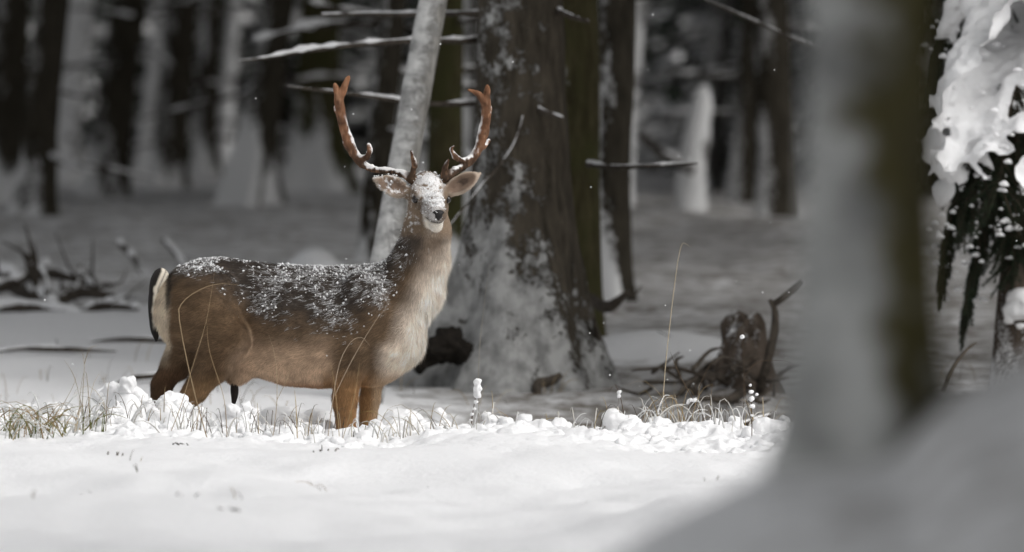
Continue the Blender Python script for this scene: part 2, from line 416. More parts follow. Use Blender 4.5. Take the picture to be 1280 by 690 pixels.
def gz(x, y):
    """height of the ground sheet, read from the sheet itself"""
    i = min(max(int(np.searchsorted(xs, x)) - 1, 0), len(xs) - 2); j = min(max(int(np.searchsorted(ys, y)) - 1, 0), len(ys) - 2)
    a = (x - xs[i]) / (xs[i + 1] - xs[i]); b = (y - ys[j]) / (ys[j + 1] - ys[j])
    return float((Zg[i, j] * (1 - a) + Zg[i + 1, j] * a) * (1 - b) + (Zg[i, j + 1] * (1 - a) + Zg[i + 1, j + 1] * a) * b)

# ------------------------------------------------------------------ trees
def bough_fan(mb, base, az, L, droop, w, cg, cs, snow_p, n=6, rs=None):
    """one drooping spruce bough: a spine with side sprays, each a leaf-shaped quad"""
    rs = rs or random
    d = np.array([math.cos(az), math.sin(az), 0]); s_ = np.array([-math.sin(az), math.cos(az), 0])
    for k in range(n):
        t = (k + 0.6) / n; p = base + d * L * t + np.array([0, 0, -droop * L * t * t])
        ww = w * (1.15 - t) ** 0.7
        for sgn in (-1, 1):
            a = rs.uniform(0.45, 0.95); q = p + (s_ * sgn * math.cos(a) * 1.0 + d * math.sin(a)) * ww * rs.uniform(0.8, 1.25) + np.array([0, 0, -ww * rs.uniform(0.15, 0.55)])
            e = d * ww * 0.30 + np.array([0, 0, rs.uniform(-.06, .06) * ww])
            mid = (p + q) / 2 + np.array([0, 0, ww * 0.06])
            c = np.array(cg) * rs.uniform(0.6, 1.4) if rs.random() > snow_p else np.array(cs) * rs.uniform(0.8, 1)
            mb.add([p, mid - e, q, mid + e], Q=[[0, 1, 2, 3]], C=c)

def crown_mesh(name, h0, h1, R, whorls, per, seed, snow_p=0.35, n=6, sag=0.35):
    rs = random.Random(seed); mb = MB()
    for i_ in range(whorls):
        t = i_ / (whorls - 1); z = h0 + (h1 - h0) * t; r = R * (1 - t) ** 0.75 + 0.15
        for k in range(per):
            az = rs.uniform(0, 6.283)
            bough_fan(mb, np.array([0, 0, z + rs.uniform(-.25, .25)]), az, r * rs.uniform(0.75, 1.1), sag, r * 0.34, (0.022, 0.032, 0.018), (0.7, 0.7, 0.7), snow_p, n, rs)
    return mb.mesh(name, shade=False)

CROWNS = [crown_mesh("spruce_crown_%s" % c, 0.0, 12.0, 3.0, 26, 10, s_) for c, s_ in (("broad", 3), ("dense", 8))]

def trunk_geo(base, top, r0, r1, flare, ztop=10.0, seg=20, rings=44, rough=0.10, rf=6.0, seed=0, bottom=-0.35, lobes=4, fh=0.5, bend=0.0, skew=0.0):
    """tapered trunk from base towards top (both points), carried on to height ztop, with root flare"""
    base = np.asarray(base, float); top = np.asarray(top, float); d = (top - base) / (top[2] - base[2])
    zs = np.concatenate([np.linspace(bottom, fh * 2, rings // 2), np.linspace(fh * 2, 3.2, rings // 3)[1:], np.linspace(3.2, ztop, 8)[1:]])
    zz = zs
    C = base + d * zs[:, None] + np.stack([bend * np.sin(zs * 1.3 + seed), bend * np.cos(zs * 1.1 + seed), 0 * zs], -1) * np.minimum(1, np.maximum(0, zs))[:, None]
    r = r0 + (r1 - r0) * np.clip(zs / 3.0, 0, 1) - (r1 * 0.6) * np.clip((zs - 3.0) / 12, 0, 1)
    fl = flare * np.exp(-np.maximum(zs, -0.1) / fh * 2.2)
    th = np.arange(seg) * 2 * math.pi / seg
    lb = (0.75 + 0.25 * np.cos(lobes * th + seed) + 0.18 * np.cos((lobes + 1) * th + seed * 2.1)) * (1 - skew * np.cos(th))
    rr = r[:, None] + fl[:, None] * lb[None, :]
    V = C[:, None] + np.stack([np.cos(th)[None, :] * rr, np.sin(th)[None, :] * rr, 0 * rr], -1)
    nn = fbm(V * np.array([rf, rf, rf * 0.35]) + seed, 3, seed)
    V = V + np.stack([np.cos(th)[None, :] * rr * rough * nn, np.sin(th)[None, :] * rr * rough * nn, 0 * rr], -1)
    n = len(zs); i = np.arange(n - 1)[:, None] * seg; j = np.arange(seg)[None, :]; j2 = (j + 1) % seg
    Q = np.stack([i + j, i + j2, i + seg + j2, i + seg + j], -1).reshape(-1, 4)
    # snow drifted against the foot: 0.5 = as the wind mask says, more = whiter
    sn = 0.5 + 0.42 * np.exp(-(np.maximum(zs, 0) / (fh * 0.62)) ** 2)
    return V.reshape(-1, 3), Q, np.repeat(sn, seg), C[-1], zs

def snowy_branch(parent, origin, P, R, snow_r, seed=0, name="branch", bare=None, seg=8, mat='dead'):
    """dead branch with a ridge of snow lying along its top; P world points"""
    P = np.asarray(P, float) - origin
    V, Q, T = tube(P, R, seg, rough=0.15, rfreq=30, seed=seed)
    mb = MB(); mb.add(V, Q, T); br = link(name, mb.mesh(name), M[mat], parent)
    if snow_r:
        n = len(P) * 7; S = catmull(np.hstack([P, np.asarray(R)[:, None]]), n)
        rr = S[:, 3] * 0.4 + snow_r * (0.22 + 0.75 * fbm(S[:, :3] * 11 + seed, 2, seed))
        V, Q, T = tube(S[:, :3] + np.stack([0 * rr, 0 * rr, S[:, 3] * 0.75 + rr * 0.25], -1), np.maximum(rr, 0.002), 8, n * 2, rough=0.35, rfreq=45, seed=seed + 3)
        mb = MB(); mb.add(V, Q, T); link("snow_ridge", mb.mesh("snow_ridge"), M['snow_soft'], br)
    return br

def make_tree(px_b, py_b, px_t, D, wpx, kind, label, flare=0.5, ztop=10.0, crown=True, group="spruces in the background", name="spruce_tree", seed=None, seg=20, rings=44, rough=0.10, fh=0.5, w_top=None, foot=1.0, crown_z=4.4, bend=0.015, stop=None, py_t=0.0, skew=0.0, twigs=0, crown_w=1.0):
    seed = seed if seed is not None else int(px_b)
    b_ = at(px_b, py_b, D); b_[2] = gz(b_[0], b_[1])
    t_ = at(px_t, py_t, D)
    r0 = wpx / 2 * D / F_PX; r1 = (w_top or wpx * 0.9) / 2 * D / F_PX
    t = empty(name, b_, label, "tree", group)
    V, Q, sn, tip, zs = trunk_geo(b_, t_, r0, r1, r0 * flare * 2, stop or ztop, seg, rings, rough, 6.0, seed % 50, fh=fh, bend=bend, skew=skew)
    cv = 0.5 + (sn - 0.5) * foot
    me = mesh_np("trunk", V - b_, Q, np.repeat(cv[:, None], 3, 1))
    link("trunk", me, M[kind], t)
    rs2 = random.Random(seed * 3 + 1); d_ = (t_ - b_) / (t_[2] - b_[2])
    for q_ in range(twigs):
        z_ = rs2.uniform(.35, 2.1); a_ = rs2.choice([0, math.pi]) + rs2.uniform(-.9, .9); L_ = rs2.uniform(.35, 1.0)
        p0 = b_ + d_ * z_; dr = np.array([math.cos(a_), math.sin(a_), rs2.uniform(-.35, .15)])
        snowy_branch(t, b_, [p0, p0 + dr * L_ * .5 + [0, 0, rs2.uniform(-.02, .06)], p0 + dr * L_], [.018, .014, .006], .022, seed + q_)
    if crown:
        d = (t_ - b_) / (t_[2] - b_[2])
        c = link("crown", CROWNS[seed % 2], M['needle'], t)
        c.location = d * crown_z; c.rotation_euler = (0, 0, seed * 1.7); s_ = 0.85 + 0.3 * ((seed * 7919) % 100) / 100; c.scale = (s_ * crown_w, s_ * crown_w, s_)
    return t, b_, t_

# the big spruce behind the deer
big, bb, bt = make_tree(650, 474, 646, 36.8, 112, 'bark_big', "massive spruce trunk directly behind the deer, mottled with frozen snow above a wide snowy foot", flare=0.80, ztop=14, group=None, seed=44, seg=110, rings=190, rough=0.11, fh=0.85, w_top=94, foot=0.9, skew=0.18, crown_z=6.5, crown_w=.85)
make_tree(722, 420, 716, 39.4, 58, 'bark_brown', "straight dark olive trunk rising right behind the massive mottled spruce", flare=0.15, group=None, seed=31, seg=48, rings=80, rough=0.06, foot=0.3)
# black lump standing in for the shade of the hollow at its foot
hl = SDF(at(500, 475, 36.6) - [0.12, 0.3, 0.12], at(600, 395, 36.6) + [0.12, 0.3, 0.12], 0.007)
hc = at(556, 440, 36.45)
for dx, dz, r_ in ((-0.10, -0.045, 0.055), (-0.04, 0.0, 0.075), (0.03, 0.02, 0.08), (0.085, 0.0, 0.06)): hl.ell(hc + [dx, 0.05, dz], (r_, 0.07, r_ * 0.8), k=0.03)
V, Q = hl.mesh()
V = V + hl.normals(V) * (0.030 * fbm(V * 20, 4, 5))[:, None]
link("hollow_shade_lump", mesh_np("hollow_shade_lump", V - bb, Q), plain_mat("hollow_shade_black", (0.004, 0.003, 0.002), (0.018, 0.014, 0.010), 40), big)
# its snow-laden dead branches, reaching left across the picture
BR = [
 ([(640, 44, 37.0), (585, 51, 36.8), (520, 51, 36.6), (440, 57, 36.5), (380, 64, 36.5), (335, 72, 36.4), (300, 76, 36.4)], [.016, .014, .012, .011, .009, .006, .003], .014),
 ([(640, 118, 37.0), (600, 128, 36.9), (545, 130, 36.8), (480, 123, 36.7), (420, 115, 36.6), (360, 108, 36.6)], [.015, .013, .011, .010, .008, .004], .012),
 ([(640, 14, 37.1), (580, 17, 37.2), (520, 18, 37.2), (460, 18, 37.3), (402, 19, 37.3)], [.014, .012, .011, .009, .006], .013),
 ([(690, 10, 36.8), (712, 20, 36.6), (736, 27, 36.4)], [.014, .012, .008], .016),
 ([(655, 128, 36.8), (680, 140, 36.6), (704, 148, 36.5)], [.016, .013, .007], .018),
 ([(640, 90, 37.0), (655, 130, 36.7), (640, 185, 36.5), (600, 235, 36.4), (560, 285, 36.3)], [.010, .008, .006, .005, .003], .003),
 ([(735, 206, 37.2), (770, 209, 37.0), (820, 207, 36.9), (872, 204, 36.9)], [.012, .010, .008, .004], .009),
]
for i_, (P, R, sr) in enumerate(BR):
    snowy_branch(big, bb, [at(*p) for p in P], R, sr, seed=i_)

# pale leaning trunk just behind the deer's head
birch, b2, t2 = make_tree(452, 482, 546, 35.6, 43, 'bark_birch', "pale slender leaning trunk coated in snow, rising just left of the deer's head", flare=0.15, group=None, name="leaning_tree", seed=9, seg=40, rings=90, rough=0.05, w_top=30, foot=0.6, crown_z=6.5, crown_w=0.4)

# trunks behind: base x, base y, x at the top edge, distance, width, bark, label
TR = [
 (552, 330, 560, 45, 46, 'bark_brown', "olive brown trunk squeezed between the pale leaning trunk and the massive spruce", dict(flare=0.3)),
 (586, 330, 588, 51, 24, 'bark_grey', "thin grey trunk showing beside the massive spruce's left edge", dict(flare=0.2)),
 (762, 350, 768, 42.5, 48, 'bark_dark', "dark trunk standing close on the right of the straight olive trunk", dict(flare=0.25, foot=0.7)),
 (462, 292, 490, 46, 30, 'bark_dark', "dark trunk whose foot ends left of the deer's neck, behind the pale leaning trunk", dict(flare=0.2, foot=0.2)),
 (8, 262, 14, 60, 52, 'bark_dark', "dark trunk cut by the left edge of the picture", dict(flare=0.3)),
 (42, 268, 68, 54, 44, 'bark_dark', "dark leaning trunk second from the left edge, its foot kicked out", dict(flare=0.35, foot=0.4)),
 (128, 246, 166, 62, 48, 'bark_dark', "dark leaning trunk right of the broad white snow-coated trunk", dict(flare=0.35, foot=0.4)),
 (208, 246, 228, 66, 40, 'bark_dark', "dark trunk between the two thin white trunks at left", dict(flare=0.4, foot=0.5)),
 (306, 258, 348, 57, 38, 'bark_dark', "dark leaning trunk with a wide snowy foot above the deer's back", dict(flare=0.8, fh=0.8, foot=0.9)),
 (398, 248, 402, 62, 50, 'bark_brown', "brown trunk with snow drifted round its foot, left of the left antler", dict(flare=0.8, fh=0.8, foot=1.0)),
 (880, 250, 905, 68, 34, 'bark_grey', "grey trunk mottled with snow behind the broken white stump", dict(flare=0.3, foot=.25)),
 (925, 240, 938, 60, 28, 'bark_dark', "slim dark trunk left of the wide dark trunk near the foreground tree", dict(flare=0.3, foot=.3)),
 (972, 262, 966, 54, 52, 'bark_dark', "wide dark trunk just left of the blurred foreground tree", dict(flare=0.3, foot=.3)),
 (256, 250, 262, 72, 26, 'bark_dark', "dull trunk left of the thin bright trunk above the deer's rump", dict(flare=0.5)),
]
for (xb, yb, xt, D, wp, kd, lb, kw) in TR:
    make_tree(xb, yb, xt, D, wp, kd, lb, twigs=5, **kw)
# snow-coated stems between them
make_tree(80, 240, 100, 70, 34, 'bark_white', "broad white snow-coated trunk between dark trunks at far left", flare=0.3, foot=0.5, group="snow-coated trunks in the background")
make_tree(176, 246, 193, 72, 16, 'bark_white', "thin white snow-coated trunk left of the dark trunk above the deer's tail", flare=0.3, foot=0.5, group="snow-coated trunks in the background", py_t=60)
make_tree(280, 250, 290, 74, 17, 'bark_white', "thin bright snow-coated trunk above the deer's rump", flare=0.3, group="snow-coated trunks in the background", py_t=60)
make_tree(778, 290, 796, 56, 20, 'bark_white', "slim white leaning trunk right of the dark trunk by the massive spruce", flare=0.3, group="snow-coated trunks in the background", py_t=60)

# broken white stump right of centre, leaning pole resting against it
sb_ = at(862, 292, 55); sb_[2] = gz(sb_[0], sb_[1])
st = empty("broken_stump", sb_, "tall broken tree stump coated white with snow, with a pole leaning on it", "stump")
V, Q, T = tube([sb_ - sb_ + [0, 0, -0.3], [0.02, 0, 0.25], [0.05, 0, 0.5], [0.085, 0, 0.72], [0.10, 0, 0.80]], [.12, .095, .085, .06, .02], 16, 30, rough=0.15, rfreq=9)
mb = MB(); mb.add(V, Q, T, C=(0.6, 0.6, 0.6)); link("trunk", mb.mesh("trunk"), M['bark_white'], st)
pl = at(806, 176, 54.6)
pole = empty("leaning_pole", pl, "snow-covered thin pole leaning left towards the slim white trunk", "pole")
snowy_branch(pole, pl, [at(800, 168, 54.7), at(830, 195, 54.7), at(868, 214, 54.7)], [.025, .028, .03], .03, 5, name="stem")

# foreground tree, far out of focus
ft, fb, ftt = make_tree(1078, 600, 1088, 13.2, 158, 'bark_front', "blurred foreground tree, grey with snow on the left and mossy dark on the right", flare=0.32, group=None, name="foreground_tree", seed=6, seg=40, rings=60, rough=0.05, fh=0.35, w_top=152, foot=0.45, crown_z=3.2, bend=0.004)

# snow-laden young spruce at the right edge
rt, rb, rtt = make_tree(1268, 492, 1292, 36.0, 56, 'bark_edge', "spruce at the right edge with thick snow weighing down its boughs", flare=0.25, group=None, name="snow_laden_spruce", seed=12, seg=36, rings=70, rough=0.12, w_top=50, foot=0.4, crown_z=3.6)
def needle_bough(parent, origin, P, seed, dens=1.0, wmax=0.2):
    """drooping stem with many needle-covered twigs"""
    rs = np.random.default_rng(seed); P = np.asarray(P, float) - origin
    mb = MB(); n = 40; S = catmull(P, n)
    V, Q, T = tube(P, np.linspace(.012, .004, len(P)), 6); mb.add(V, Q, T, C=(0.035, 0.026, 0.017))
    Tn = np.gradient(S, axis=0); Tn /= np.linalg.norm(Tn, axis=1)[:, None]
    for k in range(int(46 * dens)):
        u = rs.integers(3, n); d = Tn[u]; s_ = np.cross(d, [0, 0, 1]); s_ = s_ / (np.linalg.norm(s_) + 1e-6)
        sg = rs.choice([-1, 1]); L = wmax * rs.uniform(0.2, 0.95)
        dv = s_ * sg * rs.uniform(0.3, 1) + d * rs.uniform(0.1, 0.8) + np.array([0, 0, -rs.uniform(0.2, 1.1)]); dv /= np.linalg.norm(dv)
        a_ = S[u]; e = a_ + dv * L + np.array([0, 0, -L * 0.2])
        V, Q, T = tube([a_, (a_ + e) / 2 + np.array([0, 0, L * .06]), e], [.004, .003, .0015], 4, 4); mb.add(V, Q, T, C=(0.04, 0.03, 0.02))
        m_ = int(150 * L / wmax * 1.4); tt = rs.random(m_)[:, None]; p = a_ * (1 - tt) + e * tt
        r_ = rs.normal(size=(m_, 3)); r_ = r_ - (r_ @ dv)[:, None] * dv * 0.7; r_ /= np.linalg.norm(r_, axis=1)[:, None]
        nd = r_ * 0.85 + dv * 0.6; nd /= np.linalg.norm(nd, axis=1)[:, None]
        ln = rs.uniform(.014, .024, m_)[:, None]; sv = np.cross(nd, rs.normal(size=(m_, 3))); sv /= np.linalg.norm(sv, axis=1)[:, None]
        VV = np.stack([p - sv * .0019, p + sv * .0019, p + nd * ln], 1).reshape(-1, 3)
        cc = np.repeat(np.array([0.016, 0.026, 0.013])[None] * rs.uniform(0.5, 1.6, (m_, 1)), 3, 0)
        mb.add(VV, T=np.arange(m_ * 3).reshape(-1, 3), C=cc)
    return link("bough", mb.mesh("bough", shade=False), M['needle'], parent)

NB = [
 [(1300, -60, 36.0), (1255, -20, 35.8), (1215, 70, 35.6), (1185, 150, 35.5)],
 [(1310, -20, 36.0), (1270, 30, 35.7), (1240, 120, 35.5), (1222, 205, 35.4), (1210, 250, 35.4)],
 [(1330, 20, 35.9), (1290, 60, 35.5), (1262, 140, 35.3), (1250, 230, 35.2)],
 [(1310, 60, 36.1), (1260, 130, 36.0), (1205, 220, 35.9), (1180, 300, 35.9)],
 [(1310, 110, 36.0), (1265, 190, 35.8), (1232, 270, 35.7), (1212, 345, 35.7)],
 [(1260, -80, 36.2), (1215, -30, 36.2), (1180, 30, 36.2), (1165, 70, 36.2)],
 [(1320, 150, 35.8), (1285, 215, 35.6), (1262, 290, 35.5)],
 [(1290, 120, 36.1), (1240, 190, 36.0), (1200, 260, 36.0), (1178, 330, 36.0)],
 [(1300, 180, 36.1), (1250, 240, 36.0), (1225, 310, 36.0), (1205, 385, 36.0)],
 [(1320, 200, 35.9), (1290, 250, 35.7), (1275, 320, 35.6)],
]
for i_, P in enumerate(NB): needle_bough(rt, rb, [at(p[0], p[1], p[2] + .12) for p in P], 70 + i_, 4.0, 0.22)
# the snow load: lumps with drooping fingers
sn = SDF(at(1150, 270, 36) - [0, 0.75, 0], at(1350, -40, 36) + [0, 0.3, 0], 0.013)
rs = np.random.default_rng(4)
def lump(px, py, D, r, k=0.03, fl=0.75): sn.ell(at(px, py, D), (r, r * 1.1, r * fl), k=k)
for P in ([(1275, 0, 35.7, .13), (1258, 30, 35.6, .13), (1235, 62, 35.5, .13), (1215, 95, 35.45, .12), (1196, 118, 35.4, .09), (1184, 138, 35.4, .055)],
          [(1290, 60, 35.4, .14), (1265, 100, 35.3, .13), (1245, 130, 35.25, .12), (1228, 160, 35.2, .10), (1215, 188, 35.2, .07), (1200, 205, 35.2, .045)],
          [(1300, 130, 35.2, .13), (1280, 155, 35.1, .12), (1258, 180, 35.1, .085), (1248, 200, 35.05, .05)],
          [(1300, 215, 35.2, .10), (1275, 228, 35.15, .075), (1255, 238, 35.1, .045), (1243, 246, 35.1, .025)],
          [(1300, 20, 35.3, .16), (1275, 70, 35.2, .15), (1262, 120, 35.1, .13), (1240, 160, 35.1, .10)],
          [(1250, 20, 35.6, .12), (1225, 85, 35.4, .13), (1212, 130, 35.3, .12), (1200, 165, 35.3, .09), (1190, 190, 35.3, .06)],
          [(1310, 60, 35.2, .16), (1290, 110, 35.1, .15), (1275, 150, 35.05, .12), (1262, 185, 35.0, .08), (1270, 215, 35.0, .05)],
          [(1235, 150, 35.2, .10), (1225, 190, 35.15, .08), (1212, 215, 35.1, .06), (1205, 232, 35.1, .03)],
          [(1215, -20, 36, .06), (1195, 10, 36, .05), (1180, 40, 36, .03)],
          [(1184, 160, 35.5, .05), (1176, 185, 35.5, .06), (1184, 205, 35.5, .045), (1196, 215, 35.4, .035)],
          [(1180, 238, 35.7, .035), (1176, 250, 35.7, .03)]):
    for q in range(len(P) - 1):
        a_, b_ = at(*P[q][:3]), at(*P[q + 1][:3])
        sn.cone(a_, b_, P[q][3], P[q + 1][3], 0.03)
        for _ in range(5):
            tt = rs.random(); p = a_ * (1 - tt) + b_ * tt; r_ = (P[q][3] * (1 - tt) + P[q + 1][3] * tt)
            off = rs.normal(size=3) * r_ * 0.55
            sn.ell(p + off, np.array([.55, .6, .45]) * r_ * rs.uniform(0.6, 1.0), k=0.02)
            fo = np.array([rs.normal() * .6, -0.3, -1.0]); p2 = p + off + fo * r_ * rs.uniform(0.5, 1.05)
            sn.cone(p + off, p2, r_ * 0.32, r_ * 0.12, 0.015)
V, Q = sn.mesh(); V = V + sn.normals(V) * (0.024 * fbm(V * 9, 2, 2) + 0.008 * fbm(V * 34, 3, 3))[:, None]
link("snow_load", mesh_np("snow_load", V - rb, Q), M['snow_soft'], rt)
bits = MB(); rs = np.random.default_rng(21)
for P in NB:
    S = catmull(np.array([at(*p) for p in P]), 40)
    for _ in range(22):
        p = S[rs.integers(18, 40)] + rs.normal(size=3) * [.05, .05, .04]; r_ = rs.uniform(.005, .017)
        th_ = rs.normal(size=(14, 3)); th_ /= np.linalg.norm(th_, axis=1)[:, None]
        V, Q, T = tube([p - [r_ * 1.3, 0, r_ * .2], p, p + [r_ * rs.uniform(.6, 1.5), rs.normal() * r_, -r_ * .5]], [r_ * .35, r_ * .75, r_ * .3], 7, 7, rough=.3, rfreq=30); bits.add(V - rb, Q, T)
link("snow_bits", bits.mesh("snow_bits"), M['snow_soft'], rt, kind="stuff")
# snow pad stuck to its trunk
sp = SDF(at(1240, 420, 35.7) - [0, .25, 0], at(1310, 345, 35.7) + [0, .25, 0], 0.011)
for (px, py, r_) in ((1272, 372, .05), (1264, 388, .04), (1282, 385, .06), (1260, 402, .022), (1276, 408, .02)): sp.ell(at(px, py, 35.85), (r_, r_ * 0.8, r_ * 0.8), k=0.025)
V, Q = sp.mesh(); V = V + 0.008 * fbm(V * 25, 2, 8)[:, None]
link("snow_pad", mesh_np("snow_pad", V - rb, Q), M['snow_soft'], rt)

# twig with snow coming in at the top, belonging to the foreground side of the wide dark trunk
tp = at(990, 50, 40)
tw = empty("overhanging_branch", tp, "thin bare branch with snow crossing the top of the picture towards the foreground tree", "branch")
snowy_branch(tw, tp, [at(850, -14, 38.0), at(905, 10, 38.2), at(950, 30, 38.4), at(1000, 52, 38.8), at(1060, 70, 39.5)], [.004, .006, .007, .009, .012], .006, 7, name="stem")

# ------------------------------------------------------------------ the forest all round (one mass): far wood, understorey, the closed canopy overhead and added shade trees
def merged_forest():
    mb = MB(); rs = random.Random(5)
    lib = []
    for s_ in (1, 2):   # canopy spruces (crown only shows from below)
        c = MB(); r2 = random.Random(s_)
        for i_ in range(15):
            t = i_ / 14; z = 3.9 + 12 * t; r = 3.1 * (1 - t) ** 0.75 + 0.2
            for k in range(8): bough_fan(c, np.array([0, 0, z]), r2.uniform(0, 6.28), r * r2.uniform(.75, 1.1), 0.35, r * 0.36, (.022, .032, .018), (.7, .7, .7), .3, 5, r2)
        V, Q, T = tube([[0, 0, -.4], [0, 0, 1.5], [0.05, 0, 6], [0, 0, 15]], [.24, .18, .15, .03], 9, 12); c.add(V, Q, T, C=(.03, .024, .018)); lib.append(c)
    for s_ in (3, 4, 5):  # young spruces of the understorey, branched to the ground
        c = MB(); r2 = random.Random(s_); H = 4.2
        for i_ in range(17):
            t = i_ / 16; z = 0.25 + H * t; r = 1.25 * (1 - t) ** 0.9 + 0.1
            for k in range(7): bough_fan(c, np.array([0, 0, z]), r2.uniform(0, 6.28), r * r2.uniform(.7, 1.15), 0.45, r * 0.38, (.020, .026, .018), (.75, .75, .75), .42, 5, r2)
        V, Q, T = tube([[0, 0, -.3], [0, 0, H]], [.06, .01], 6, 4); c.add(V, Q, T, C=(.03, .024, .018)); lib.append(c)
    pk = [(np.concatenate(c.V), np.concatenate(c.Q), np.concatenate(c.T), np.concatenate(c.C)) for c in lib]
    def put(which, x, y, s_, a_):
        V, Q, T, C = pk[which]; ca, sa = math.cos(a_), math.sin(a_)
        W = np.stack([V[:, 0] * ca - V[:, 1] * sa, V[:, 0] * sa + V[:, 1] * ca, V[:, 2]], -1) * s_ + [x, y, gz(x, y)]
        mb.add(W, Q, T, C)
    def fov(y): return abs((y + D0) * 640 / F_PX)
    # canopy trees outside the strip the photograph sees
    n = 0; pts = []
    for _ in range(4000):
        if n >= 74: break
        y = rs.uniform(2.5, 95); x = rs.uniform(-22, 22)
        if abs(x) < fov(y) + 0.6 and y < 55: continue
        if (-9 < x < 0.5 and y < 15) or (-9 < x < 7 and y < 5): continue
        if any((x - a_) ** 2 + (y - b_) ** 2 < 3.0 ** 2 for a_, b_ in pts): continue
        pts.append((x, y)); put(rs.randint(0, 1), x, y, rs.uniform(.9, 1.2), rs.uniform(0, 6)); n += 1
    # unseen spruces added to shade the foreground, right, left and beside the camera
    for (x, y) in ((5.0, -19.5), (4.8, -15), (4.6, -23.5), (5.5, -25), (8, -20), (7.5, -12), (3.7, -21.5), (3.9, -17.4), (3.9, -26), (5.2, -28.5), (6.2, -22), (4.4, -33), (7, -31), (-9, -14), (-11, -6), (-8.5, -22), (-9, 1), (-13, -17)):
        put(rs.randint(0, 1), x, y, rs.uniform(.9, 1.15), rs.uniform(0, 6))
    # understorey closing the view
    for _ in range(150):
        y = rs.uniform(34, 92); x = rs.uniform(-1.5, 1.5) * fov(y)
        if y < 46 and x < 1.0: continue
        put(2 + rs.randint(0, 2), x, y, rs.uniform(.8, 1.5), rs.uniform(0, 6))
    return mb.mesh("spruce_forest", shade=False)
link("spruce_forest", merged_forest(), M['needle'], kind="stuff", label="dense dark spruce wood closing the view behind the trunks, with unseen trees added for shade", category="forest")

# ------------------------------------------------------------------ the deer
def dp(px, py, y=0.0):
    """deer-plane point: photo pixel plus metres towards (-) or away from (+) the camera"""
    D = D0 + y
    return np.array([(px - 640.0) * D / F_PX, y, CAMZ - (py - HOR) * D / F_PX])
S_ = F_PX / D0

deer = empty("fallow_deer", (-0.85, 0, gz(-0.85, 0)), "brown fallow buck with snow on its back, standing side-on and looking at the camera", "deer")
dorg = np.array(deer.location)
sdf = SDF((-1.42, -0.36, -0.42), (-0.06, 0.22, 1.02), 0.0052)

# trunk of the body: top line, belly line and half width along its length
tx = np.array([188, 195, 205, 222, 245, 275, 315, 355, 400, 440, 470, 495, 515, 526, 534]) 
tt_ = np.array([384, 364, 349, 335, 326, 322, 328, 332, 334, 333, 331, 336, 352, 372, 392])
tb_ = np.array([388, 408, 424, 434, 441, 450, 468, 481, 485, 483, 478, 467, 448, 425, 394])
tw_ = np.array([.005, .05, .085, .112, .122, .118, .116, .138, .158, .150, .136, .122, .098, .07, .02])
bx0, bx1 = dp(188, 0)[0], dp(534, 0)[0]
sl_, X, Y, Z = sdf.block((bx0, -.24, -.1), (bx1, .24, .8))
u = X * S_ + 640
zt = CAMZ - (np.interp(u, tx, tt_) - HOR) / S_; zb = CAMZ - (np.interp(u, tx, tb_) - HOR) / S_; ww = np.interp(u, tx, tw_)
hz = np.maximum((zt - zb) / 2, .002); zc = (zt + zb) / 2
q = (Z - zc) / hz
wz = ww * (1 - 0.20 * np.clip(q, -1, 1) + 0.02) 
rad = np.sqrt(q ** 2 + (Y / np.maximum(wz, .004)) ** 2)
sdf.put(sl_, (rad - 1) * np.minimum(hz, wz) * 0.9, 0.02)

hips = [-1, 1]
# chest, shoulders, neck
sdf.cone(dp(494, 400), dp(519, 360, -.005), .112, .100, .04)
sdf.cone(dp(519, 362, -.005), dp(529, 325, -.015), .100, .090, .03)
sdf.cone(dp(529, 325, -.015), dp(534, 288, -.03), .093, .085, .03)
sdf.cone(dp(533, 288, -.03), dp(534, 256, -.035), .080, .066, .03)
sdf.cone(dp(490, 352, .01), dp(516, 318, .0), .050, .055, .05)       # crest running from the withers into the neck
sdf.cone(dp(500, 430), dp(472, 452), .085, .075, .05)               # brisket
for s_ in (-1, 1):
    sdf.ell(dp(460, 388, s_ * .10), (.075, .058, .145), [[.94, 0, .34], [0, 1, 0], [-.34, 0, .94]], .03)   # shoulder blade
    sdf.ell(dp(468, 430, s_ * .10), (.085, .056, .070), k=.03)        # upper arm
    sdf.ell(dp(256, 382, s_ * .088), (.135, .070, .145), [[.93, 0, -.37], [0, 1, 0], [.37, 0, .93]], k=.025)       # haunch
# forelegs
def leg(P, R, k=.025): sdf.chain([dp(*p) for p in P], R, k)
leg([(446, 440, -.11), (434, 468, -.11), (431, 500, -.105), (433, 540, -.10), (436, 556, -.10)], [.062, .052, .044, .034, .032], .016)
leg([(436, 556, -.085), (437, 610, -.085), (440, 634, -.085), (447, 648, -.085)], [.030, .022, .027, .024])
leg([(472, 440, .075), (466, 472, .085), (462, 500, .085), (459, 540, .085), (459, 556, .085)], [.055, .042, .036, .030, .028], .016)
leg([(459, 556, .085), (460, 610, .08), (462, 634, .08), (469, 648, .08)], [.028, .021, .026, .023])
# hind legs: stifle forward and high, hock low and behind
leg([(256, 380, -.095), (284, 424, -.105), (268, 454, -.10), (244, 488, -.09), (224, 511, -.085)], [.095, .085, .066, .042, .032], .022)
leg([(224, 511, -.085), (220, 522, -.085), (224, 585, -.085), (228, 632, -.085), (236, 648, -.085)], [.032, .028, .022, .026, .023])
leg([(236, 390, .06), (236, 430, .08), (222, 454, .085), (202, 480, .085)], [.09, .070, .052, .035], .03)
leg([(203, 482, .085), (200, 494, .085), (208, 575, .085), (212, 630, .085), (220, 646, .085)], [.036, .030, .022, .026, .023])
sdf.ell(dp(296, 468, 0), (.045, .035, .04), k=.04)                  # sheath

